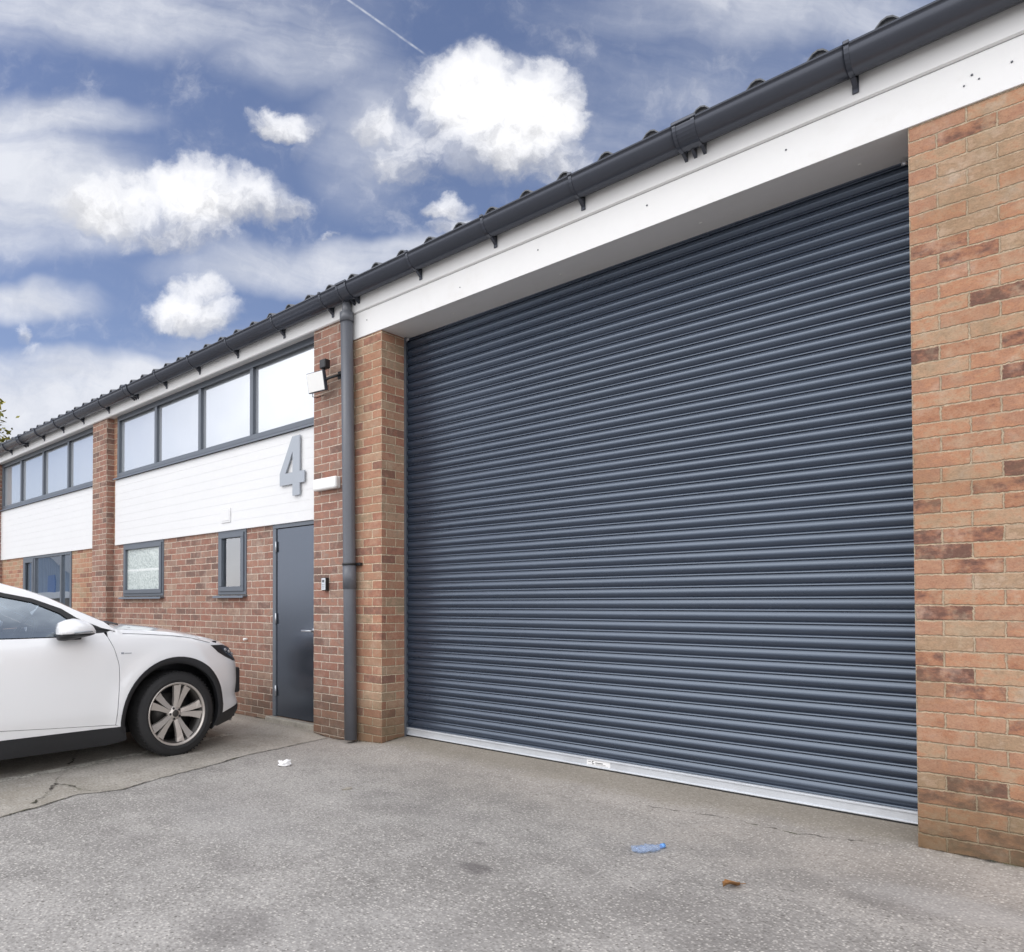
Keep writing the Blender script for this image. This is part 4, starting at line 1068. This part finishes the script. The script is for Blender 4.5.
# bonnet, windscreen, roof: surfaces strung between the two sides
def strung(rows, ny, crown, name, mat, zoff=0.0, thick=True):
    m2 = MB(); G = []
    for (x, a, z, ca, cz) in rows:
        line = []
        for k in range(ny + 1):
            s_ = -1 + 2 * k / ny
            w = 1 - abs(s_) ** 2.2
            line.append(m2.bm.verts.new((x * s_, a + ca * w, z + cz * w + zoff)))
        G.append(line)
    for A, B in zip(G, G[1:]):
        for k in range(ny): f = m2.bm.faces.new((A[k], A[k+1], B[k+1], B[k])); f.smooth = True
    return m2.build(name, mat, CAR)
rows = []
for i in range(31):
    a = -0.50 + 1.20 * i / 30
    rows.append((Sr(a, ze(a)) - 0.001, a, ze(a) + 0.0005, 0.13 * sstep(0.5, 0.70, a) + 0.10 * (1 - sstep(-0.5, -0.3, a)), 0.050 * (1 - 0.55 * sstep(0.35, 0.70, a))))
strung(rows, 28, 0, 'bonnet', M['carpaint'])
# nose between the two wings
rows = []
for z in [0.858, 0.84, 0.80, 0.75, 0.70, 0.64, 0.58, 0.50, 0.44, 0.40, 0.375, 0.345, 0.30, 0.255, 0.215, 0.195]:
    a = spline_table(z, [(0.195, 0.70), (0.255, 0.79), (0.31, 0.83), (0.375, 0.845), (0.44, 0.815), (0.50, 0.83), (0.60, 0.835), (0.70, 0.815), (0.80, 0.765), (0.858, 0.70)])
    rows.append((max(0.05, Sr(a - 0.002, z)), a - 0.002, z, 0.06 + 0.10 * sstep(0.75, 0.858, z), 0.0))
strung(rows, 20, 0, 'nose_panel', M['carpaint'])
m2 = MB()
m2.box(-0.40, 0.40, 0.80, 0.884, 0.42, 0.74, bevel=0.03, seg=3); m2.build('grille', M['black'], CAR)
for side in (1, -1):
    m2 = MB(); m2.box(min(side * 0.60, side * 0.72), max(side * 0.60, side * 0.72), 0.66, 0.770, 0.45, 0.68, bevel=0.02, seg=2); m2.build('side_vent', M['black'], CAR)
# windscreen and roof
rows = []
for a in (-0.50, -0.575, -0.67, -0.77, -0.87, -0.965, -1.05, -1.13, -1.22, -1.30):
    t = (a + 0.50) / (-0.80)
    rows.append((S(a, rail(a)) - 0.03, a + 0.004, rail(a) - 0.004, 0.13 * (1 - 0.25 * t), 0.004 + 0.016 * t))
strung(rows, 20, 0, 'windscreen', M['glass_car'])
rows = []
for i in range(20):
    a = -1.30 - i * (2.18 / 19)
    rows.append((S(a, rail(a)) - 0.001, a, rail(a), 0.10 * (1 - sstep(0, 0.6, -1.30 - a)) - 0.10 * sstep(-3.0, -3.48, a), 0.020 + 0.030 * sstep(-1.3, -1.9, a)))
strung(rows, 20, 0, 'roof', M['carpaint'])
rows = [(S(-3.48, 1.28) - 0.002, -3.48, 1.28, -0.10, 0.058), (S(-3.48, 1.16), -3.50, 1.10, -0.13, 0.02), (0.70, -3.56, 0.98, -0.10, 0), (0.70, -3.58, 0.70, -0.10, 0), (0.70, -3.58, 0.40, -0.12, 0), (0.66, -3.52, 0.25, -0.1, 0)]
strung(rows, 14, 0, 'tailgate', M['carpaint'])
for sgn in (1, -1):   # thin white A-pillar top so the glass ends on metal
    rows2 = [(S(a, rail(a)), a, rail(a)) for a in (-0.50, -0.575, -0.67, -0.77, -0.87, -0.965, -1.05, -1.13, -1.22, -1.30)]
    m2 = MB(); pv = None
    for x, a, z in rows2:
        cur = [m2.bm.verts.new((sgn * x, a, z)), m2.bm.verts.new((sgn * (x - 0.022), a + 0.006, z + 0.004)), m2.bm.verts.new((sgn * (x - 0.05), a + 0.012, z - 0.006))]
        if pv:
            for k in range(2): f = m2.bm.faces.new((pv[k], pv[k+1], cur[k+1], cur[k])); f.smooth = True
        pv = cur
    m2.build('screen_pillar', M['carpaint'], CAR)
m2 = MB(); m2.box(-0.70, 0.70, -0.47, -0.28, 1.030, 1.060, bevel=0.006); m2.build('scuttle', M['black'], CAR)
m2 = MB(); m2.tube([(0.62, -0.36, 1.085), (0.3, -0.30, 1.098), (-0.15, -0.29, 1.10)], 0.008, 6); m2.tube([(0.55, -0.40, 1.082), (0.57, -0.44, 1.09)], 0.010, 6); m2.build('wiper', M['black'], CAR)
# dark boxes added to block light, in place of floor and inner wings
m2 = MB(); m2.box(-0.58, 0.58, -3.40, 0.66, 0.19, 0.60); m2.box(-0.80, 0.80, -2.25, -0.52, 0.19, 0.45); m2.box(-0.82, 0.82, -0.62, 0.45, 0.80, 0.93); m2.box(-0.80, 0.80, -3.3, -2.2, 0.80, 0.93); m2.box(-0.70, 0.70, 0.50, 0.72, 0.24, 0.75)
m2.build('underbody_light_block', M['black'], CAR)
# cabin
m2 = MB(); m2.box(-0.72, 0.72, -1.0, -0.52, 0.80, 1.00, bevel=0.04, seg=3); m2.build('dashboard', M['darkplastic'], CAR)
m2 = MB(); t = bmesh.new()
Rw = Matrix.Translation((0.37, -1.02, 0.98)) @ Matrix.Rotation(math.radians(68), 4, 'X')
ringp = [(0.185 * math.cos(2 * PI * k / 36), 0.185 * math.sin(2 * PI * k / 36), 0) for k in range(37)]
m2.tube([Rw @ Vector(p) for p in ringp], 0.014, 10, cap=False)
m2.tube([Rw @ Vector((-0.18, 0, 0)), Rw @ Vector((0, 0, -0.03)), Rw @ Vector((0.18, 0, 0))], 0.016, 8)
m2.tube([Rw @ Vector((0, 0, -0.02)), Rw @ Vector((0, 0.02, -0.25))], 0.03, 8)
m2.build('steering_wheel', M['black'], CAR)
for x in (0.37, -0.37):
    m2 = MB(); m2.box(x - 0.24, x + 0.24, -1.85, -1.30, 0.55, 0.70, bevel=0.06, seg=3)
    m2.box(x - 0.24, x + 0.24, -0.06, 0.06, 0.0, 0.62, bevel=0.05, seg=3, M=Matrix.Translation((0, -1.86, 0.64)) @ Matrix.Rotation(math.radians(14), 4, 'X'))
    m2.box(x - 0.13, x + 0.13, -2.08, -2.0, 1.26, 1.42, bevel=0.035, seg=3)
    m2.build('seat', M['seat'], CAR)
m2 = MB(); m2.box(-0.66, 0.66, -2.9, -2.4, 0.55, 0.72, bevel=0.05, seg=2); m2.box(-0.66, 0.66, -2.98, -2.85, 0.6, 1.15, bevel=0.05, seg=2); m2.build('rear_seat', M['seat'], CAR)

# wheels
def wheel(side, a):
    w = bpy.data.objects.new('wheel', None); COL.objects.link(w); w.parent = CAR
    w.location = (side * 0.792, a + 0.034, 0.348); w.empty_display_size = 0.1
    w.rotation_euler = (0, 0, 0 if side > 0 else PI)
    m2 = MB()
    m2.lathe([(-0.112, 0.255), (-0.118, 0.285), (-0.116, 0.318), (-0.104, 0.338), (-0.085, 0.346), (-0.04, 0.349), (0.0, 0.349), (0.04, 0.349), (0.085, 0.346), (0.102, 0.339), (0.113, 0.322), (0.119, 0.305), (0.1185, 0.290), (0.1205, 0.288), (0.1200, 0.280), (0.112, 0.262), (0.104, 0.252), (0.07, 0.246), (-0.09, 0.246)], 72, 'X', close=True)
    tyre = m2.build('tyre', M['rubber'], w)
    # tread grooves: fine cross sipes on the shoulder
    m2 = MB()
    for k in range(64):
        th = 2 * PI * k / 64
        Rm = Matrix.Rotation(th, 4, 'X')
        m2.box(0.060, 0.104, -0.0035, 0.0035, 0.341, 0.3495, M=Rm)
    m2.build('tread', M['rubber'], tyre)
    m2 = MB()
    m2.lathe([(0.106, 0.262), (0.112, 0.258), (0.112, 0.252), (0.104, 0.243), (0.088, 0.238), (0.088, 0.246), (0.104, 0.252)], 64, 'X', close=True)
    rim = m2.build('rim', M['alloy'], w)
    m2 = MB(); m2.lathe([(0.092, 0.240), (0.0, 0.228), (-0.10, 0.236), (-0.10, 0.228), (0.0, 0.220), (0.092, 0.234)], 64, 'X', close=True); m2.build('barrel', M['alloy_dark'], rim)
    m2 = MB(); m2.lathe([(-0.02, 0.0), (-0.02, 0.165), (-0.035, 0.165), (-0.035, 0.0)], 48, 'X'); m2.build('brake_disc', M['alloy_dark'], w)
    m2 = MB(); m2.lathe([(-0.06, 0.0), (-0.06, 0.235), (-0.065, 0.235)], 48, 'X'); m2.build('wheel_back', M['black'], w)
    # five twin spokes
    sp = MB(); pk = MB()
    for k in range(5):
        base = math.radians(76 + 72 * k)
        for s_ in (-1, 1):
            # each blade: radial polygon, widening outward, bright face
            def P(r, off, h): 
                ang = base; d = Vector((0, math.cos(ang), math.sin(ang))); n = Vector((0, -math.sin(ang), math.cos(ang)))
                return d * r + n * off + Vector((h, 0, 0))
            inn = [(0.050, s_ * 0.000, 0.074), (0.13, s_ * 0.003, 0.082), (0.19, s_ * 0.010, 0.088), (0.243, s_ * 0.017, 0.094)]
            outb = [(0.050, s_ * 0.030, 0.070), (0.13, s_ * 0.046, 0.078), (0.19, s_ * 0.066, 0.083), (0.236, s_ * 0.088, 0.090)]
            for (i0, o0), (i1, o1) in zip(zip(inn, outb), list(zip(inn, outb))[1:]):
                A, B, C, D = P(*i0), P(*o0), P(*o1), P(*i1)
                dn = Vector((-0.030, 0, 0))
                sp.poly([A, B, C, D]); sp.poly([A + dn, D + dn, C + dn, B + dn])
                sp.poly([A, D, D + dn, A + dn]); sp.poly([B, B + dn, C + dn, C])
    sp.build('spokes', M['alloy'], rim)
    m2 = MB(); m2.lathe([(0.078, 0.0), (0.078, 0.024), (0.074, 0.030), (0.072, 0.058), (0.040, 0.066)], 32, 'X')
    for k in range(5):
        th = math.radians(40 + 72 * k)
    m2.build('hub', M['alloy'], rim)
    m2 = MB(); m2.lathe([(0.0805, 0.0), (0.0805, 0.025), (0.078, 0.029)], 28, 'X')
    m2.build('centre_cap', M['alloy_dark'], rim)
    m2 = MB()
    for k in range(5):
        th = math.radians(76 + 36 + 72 * k)
        m2.tube([(0.058, 0.045 * math.cos(th), 0.045 * math.sin(th)), (0.0745, 0.045 * math.cos(th), 0.045 * math.sin(th))], 0.0105, 10)
    m2.build('wheel_nuts', M['black'], rim)
for side in (1, -1):
    for a in (0.0, WB): wheel(side, a)

# ------------------------------------------------------------------ tree beyond the end of the terrace
TR = thing('tree', 'yellow green tree showing above the gutter beyond the far end of the terrace', 'tree', (-41.95, 10.6, 0))
TR.scale = (1.2, 1.2, 1.2)
mb = MB(); trnd = random.Random(5)
mb.tube([(0, 0, -0.1), (0.1, 0, 2.0), (0.0, 0.1, 4.2), (0.2, 0.2, 6.5), (0.2, 0.2, 8.6)], [0.34, 0.27, 0.21, 0.13, 0.05], 12)
clumps = []
for k in range(16):
    th = k * 2.4; h0 = 2.6 + 0.33 * k; L_ = 2.7 - 0.1 * k * 0.7
    e = (L_ * math.cos(th), L_ * math.sin(th), h0 + 1.6)
    mb.tube([(0.05, 0.05, h0), (e[0] * 0.5, e[1] * 0.5, h0 + 0.9), e], [0.10, 0.06, 0.02], 7)
    clumps.append(Vector(e)); clumps.append(Vector((e[0] * 0.6, e[1] * 0.6, h0 + 1.3)))
for k in range(10): clumps.append(Vector((trnd.uniform(-1.6, 1.6), trnd.uniform(-1.6, 1.6), trnd.uniform(7.2, 9.6))))
mb.build('trunk', paint('bark', (0.12, 0.09, 0.065), 0.9, var=0.4, scale=6), TR)
def leaf_mat():
    m, t, b = new_mat('yellow green leaves'); p = pos(t)
    c = t.mix(t.range(t.noise(p, 1.4, 4, 0.6), 0.35, 0.65), (0.16, 0.17, 0.03), (0.34, 0.29, 0.05))
    t.put(b.inputs['Base Color'], c); b.inputs['Roughness'].default_value = 0.6
    b.inputs['Subsurface Weight'].default_value = 0.0
    return m
mb = MB()
for c in clumps:
    for k in range(280):
        v = Vector((trnd.gauss(0, 0.42), trnd.gauss(0, 0.42), trnd.gauss(0, 0.32))) + c
        d = Vector((trnd.uniform(-1, 1), trnd.uniform(-1, 1), trnd.uniform(-1, 1))).normalized(); e = d.cross(Vector((trnd.uniform(-1, 1), trnd.uniform(-1, 1), 1))).normalized()
        s_ = trnd.uniform(0.09, 0.17)
        mb.poly([v - d * s_, v + e * s_ * 0.5, v + d * s_, v - e * s_ * 0.5])
mb.build('crown', leaf_mat(), TR, recalc=False)

# ------------------------------------------------------------------ the unit across the yard, seen in the glazing
SHD = thing('opposite_shed', 'blue grey metal clad shed across the yard mirrored in the far glazing', 'building', (-52, -11.5, 0))
def clad_mat():
    m, t, b = new_mat('blue grey profiled cladding'); p = pos(t); x, y, z = t.sep(p)
    w = t.math('SINE', t.math('MULTIPLY', t.math('ADD', x, y), 2 * PI / 0.4))
    c = t.mix(t.range(w, -0.4, 0.4), (0.19, 0.26, 0.36), (0.235, 0.31, 0.42))
    t.put(b.inputs['Base Color'], c); b.inputs['Roughness'].default_value = 0.5
    t.put(b.inputs['Normal'], t.bump(w, 0.6, 0.02)); return m
mb = MB()
gy0, gy1 = -8.0, -15.0
ga = [(-41.0, 0), (-41.0, 2.4), (-52.0, 6.1), (-63.0, 2.4), (-63.0, 0)]
mb.poly([(x, gy0, z) for x, z in ga]); mb.poly([(x, gy1, z) for x, z in ga][::-1])
for x in (-41.0, -63.0): mb.poly([(x, gy0, 0), (x, gy0, 2.4), (x, gy1, 2.4), (x, gy1, 0)])
local(mb.build('wall', clad_mat(), SHD))
mb = MB()
for x, sx in ((-40.7, 1), (-63.3, -1)): mb.poly([(x, gy0 + 0.3, 2.36), (-52.0, gy0 + 0.3, 6.17), (-52.0, gy1 - 0.3, 6.17), (x, gy1 - 0.3, 2.36)])
local(mb.build('roof', M['roof'], SHD))
mb = MB(); mb.box(-46.9, -45.6, gy0, gy0 + 0.06, 1.55, 3.0, bevel=0.01); local(mb.build('door', paint('blue door', (0.06, 0.17, 0.42), 0.4), SHD))
mb = MB(); mb.box(-56, -41, gy0 + 0.02, gy0 + 0.5, 1.6, 1.95, bevel=0.01); local(mb.build('canopy', M['white'], SHD))
mb = MB(); mb.box(-60, -41, gy0 + 0.02, gy0 + 0.3, 0.0, 1.6); local(mb.build('plinth', paint('brown plinth', (0.16, 0.12, 0.09), 0.8), SHD))

# ------------------------------------------------------------------ sky and sun
world = bpy.data.worlds.new('World'); SC.world = world; world.use_nodes = True
t = NT(world.node_tree)
bg = t.n['Background']
SUN_EL, SUN_DIR = math.radians(46), Vector((-0.45, -0.89, 0)).normalized()
sky = t.node('ShaderNodeTexSky', sky_type='NISHITA'); sky.sun_disc = False
sky.sun_elevation = SUN_EL; sky.sun_rotation = math.atan2(SUN_DIR.x, SUN_DIR.y)
sky.altitude = 50; sky.air_density = 1.0; sky.dust_density = 0.6; sky.ozone_density = 2.0
d = t.vmath('NORMALIZE', t.node('ShaderNodeTexCoord').outputs['Generated'])
FW = (-0.7293837, 0.68410482, 0.0); RT = (0.68410482, 0.7293837, 0.0)
df = t.vmath('DOT_PRODUCT', d, FW); dr_ = t.vmath('DOT_PRODUCT', d, RT); dz = t.sep(d)[2]
dfc = t.math('MAXIMUM', df, 0.05)
u = t.math('DIVIDE', dr_, dfc); v = t.math('DIVIDE', dz, dfc)
uv = t.comb(u, v, 0.0)
nz1 = t.vmath('SUBTRACT', t.noise(uv, 5.0, 4, 0.55, '2D', color=True), (0.5, 0.5, 0.5))
nz2 = t.vmath('SUBTRACT', t.noise(uv, 24.0, 5, 0.6, '2D', color=True), (0.5, 0.5, 0.5))
uvw = t.vmath('ADD', uv, t.vmath('ADD', t.vmath('SCALE', nz1, 0.06), t.vmath('SCALE', nz2, 0.035)))
uw, vw, _z = t.sep(uvw)
def C(x, y, a, b, k=1.0):      # sky feature: bearing and half sizes in tangent units about the view's heading
    return ((x - 360) / 741, (604 - y) / 741, a / 741, b / 741, k)
CUM = [C(470, 88, 68, 62, 1.35), C(535, 105, 58, 62, 1.3), C(505, 135, 80, 50, 1.0), C(430, 140, 62, 46, 0.5), C(560, 155, 38, 34, 0.6), C(372, 112, 30, 28, 0.55), C(392, 152, 34, 20, 0.35),
       C(288, 122, 42, 19, 0.8), C(305, 144, 12, 16, 0.35),
       C(190, 193, 70, 44, 1.1), C(115, 203, 78, 40, 0.85), C(245, 195, 68, 32, 0.95), C(165, 228, 78, 28, 0.7), C(290, 200, 34, 16, 0.5),
       C(190, 308, 52, 28, 0.95), C(197, 285, 34, 22, 0.8), C(222, 306, 26, 20, 0.5), C(446, 206, 28, 17, 0.8), C(462, 226, 36, 20, 0.6), C(22, 326, 11, 17, 0.5), C(30, 348, 22, 9, 0.3), C(338, 228, 9, 5, 0.35)]
fld = None; sh = None; wt = None
for (cu, cv, a, b, k) in CUM:
    du = t.math('MULTIPLY', t.math('SUBTRACT', uw, cu), 1 / a); dv = t.math('MULTIPLY', t.math('SUBTRACT', vw, cv), 1 / b)
    q = t.math('SUBTRACT', 1.0, t.math('ADD', t.math('MULTIPLY', du, du), t.math('MULTIPLY', dv, dv)))
    qp = t.math('MULTIPLY', t.math('MAXIMUM', q, 0.0), k)
    fld = qp if fld is None else t.math('SMOOTH_MAX', fld, qp, 0.15)
    s1 = t.math('MULTIPLY', qp, dv)
    sh = s1 if sh is None else t.math('ADD', sh, s1)
    wt = qp if wt is None else t.math('ADD', wt, qp)
cf2_ = t.noise(uvw, 6.0, 6, 0.6, '2D')
fb = t.noise(uvw, 11.0, 10, 0.63, '2D')
fb2 = t.noise(t.vmath('ADD', uvw, (0.007, -0.014, 0)), 11.0, 10, 0.63, '2D')
dens = t.math('ADD', fld, t.math('MULTIPLY', t.math('SUBTRACT', fb, 0.54), 1.35))
dens = t.math('MULTIPLY', dens, t.range(fld, 0.0, 0.16))
cum_a = t.math('ADD', t.math('MULTIPLY', t.range(dens, -0.06, 1.15), 0.66), t.math('MULTIPLY', t.range(dens, 0.02, 0.60), 0.34))
halo = t.math('MULTIPLY', t.range(t.math('ADD', wt, t.math('MULTIPLY', t.math('SUBTRACT', cf2_, 0.5), 1.1)), 0.0, 1.1), 0.42)
cum_a = t.math('MAXIMUM', cum_a, t.math('MULTIPLY', halo, t.range(fld, 0.0, 0.22)))
shade = t.math('DIVIDE', sh, t.math('ADD', wt, 0.02))
lump = t.math('MULTIPLY', t.math('SUBTRACT', fb, fb2), 2.4)
cum_b = t.range(t.math('ADD', t.math('ADD', shade, lump), t.math('MULTIPLY', t.math('SUBTRACT', dens, 0.6), 0.5)), -0.85, 0.35, 0.66, 1.08)
# high thin cloud, drawn out along the wind
ua, va, _z = t.sep(t.vmath('ADD', uv, t.vmath('SCALE', nz1, 0.07)))
st_ = t.comb(t.math('ADD', t.math('MULTIPLY', ua, 2.2), t.math('MULTIPLY', va, 0.7)), t.math('ADD', t.math('MULTIPLY', va, 11.0), t.math('MULTIPLY', ua, 2.4)), 0)
cf = t.noise(st_, 1.0, 8, 0.60, '2D', dist=0.25)
cf2 = t.noise(uvw, 9.0, 7, 0.62, '2D')
CIR = [C(110, 5, 320, 60, 0.74), C(295, 40, 120, 60, 0.66), C(365, 120, 75, 110, 0.5), C(0, 118, 200, 34, 0.85), C(0, 185, 190, 92, 1.05), C(350, 262, 240, 36, 0.85), C(20, 298, 110, 24, 0.75), C(30, 240, 140, 18, 0.6), C(40, 420, 320, 84, 1.7), C(20, 370, 80, 26, 0.5), C(250, 350, 150, 40, 0.45), C(800, 0, 320, 60, 0.62), C(690, 110, 280, 130, 0.42)]
cir = None
for (cu, cv, a, b, k) in CIR:
    du = t.math('MULTIPLY', t.math('SUBTRACT', ua, cu), 1 / a); dv = t.math('MULTIPLY', t.math('SUBTRACT', va, cv), 1 / b)
    q = t.math('MULTIPLY', t.math('MAXIMUM', t.math('SUBTRACT', 1.0, t.math('ADD', t.math('MULTIPLY', du, du), t.math('MULTIPLY', dv, dv))), 0.0), k)
    cir = q if cir is None else t.math('SMOOTH_MAX', cir, q, 0.1)
tex = t.math('ADD', t.math('MULTIPLY', cf, 0.85), t.math('MULTIPLY', cf2, 0.15))
cir_a = t.math('MULTIPLY', t.range(cir, 0.0, 0.8), t.range(t.math('ADD', tex, t.math('MULTIPLY', cir, 0.34)), 0.34, 0.92, 0.0, 0.92, False))
# aircraft trail
tx0, ty0, tx1, ty1 = (350 - 360) / 741, (604 + 8) / 741, (431 - 360) / 741, (604 - 50) / 741
ln = math.hypot(tx1 - tx0, ty1 - ty0); ex, ey = (tx1 - tx0) / ln, (ty1 - ty0) / ln
pu, pv = t.math('SUBTRACT', u, tx0), t.math('SUBTRACT', v, ty0)
along = t.math('ADD', t.math('MULTIPLY', pu, ex), t.math('MULTIPLY', pv, ey)); acr = t.math('ABSOLUTE', t.math('SUBTRACT', t.math('MULTIPLY', pu, ey), t.math('MULTIPLY', pv, ex)))
trail = t.math('MULTIPLY', t.math('MULTIPLY', t.range(acr, 0.0024, 0.0002), t.range(along, ln + 0.004, ln - 0.03)), t.range(t.noise(uv, 60, 3, 0.6, '2D'), 0.25, 0.7, 0.15, 0.55))
# compose; radiances are ten times the picture's because the background runs at 0.1
blue = t.mix(1.0, sky.outputs[0], (1.46, 1.27, 1.32), 'MULTIPLY')
front = t.range(df, 0.05, 0.25)
c = t.mix(t.math('MULTIPLY', cir_a, front), blue, t.mix(t.range(cf2, 0.3, 0.7), (7.0, 7.3, 8.1), (8.6, 8.8, 9.4)))
cb = t.math('MULTIPLY', cum_b, 10.0)
c = t.mix(t.math('MULTIPLY', trail, front), c, (8.4, 8.7, 9.3))
c = t.mix(t.math('MULTIPLY', cum_a, front), c, t.comb(cb, cb, t.math('MULTIPLY', cb, 1.02)))
# bright high overcast over the half of the sky behind the yard, which lights the frontage
bn = t.noise(d, 2.2, 6, 0.6)
back = t.math('MULTIPLY', t.range(df, 0.50, 0.12), t.range(t.math('ADD', bn, t.math('MULTIPLY', t.math('SUBTRACT', 0.55, dz), 0.35)), 0.26, 0.50, 0.30, 1.0))
bright = t.range(bn, 0.35, 0.7, 16.5, 23.0)
c = t.mix(back, c, t.comb(bright, bright, t.math('MULTIPLY', bright, 1.03)))
t.put(bg.inputs['Color'], c); bg.inputs['Strength'].default_value = 0.1

sun = bpy.data.lights.new('sun', 'SUN'); so = bpy.data.objects.new('sun', sun); COL.objects.link(so)
sun.energy = 0.7; sun.angle = math.radians(35); sun.color = (1.0, 0.965, 0.91)
sd = Vector((SUN_DIR.x * math.cos(SUN_EL), SUN_DIR.y * math.cos(SUN_EL), math.sin(SUN_EL)))
so.rotation_euler = sd.to_track_quat('Z', 'Y').to_euler()
so.location = (-6, -10, 12)

SC.view_settings.view_transform = 'Standard'; SC.view_settings.look = 'None'
SC.view_settings.exposure = 0.0; SC.view_settings.gamma = 1.0; SC.view_settings.use_curve_mapping = False
SC.cycles.max_bounces = 8; SC.cycles.transparent_max_bounces = 12
SC.cycles.use_denoising = True
try: SC.cycles.denoiser = 'OPENIMAGEDENOISE'
except Exception: pass
SC.cycles.sample_clamp_indirect = 6.0
SC.cycles.caustics_reflective = False; SC.cycles.caustics_refractive = False
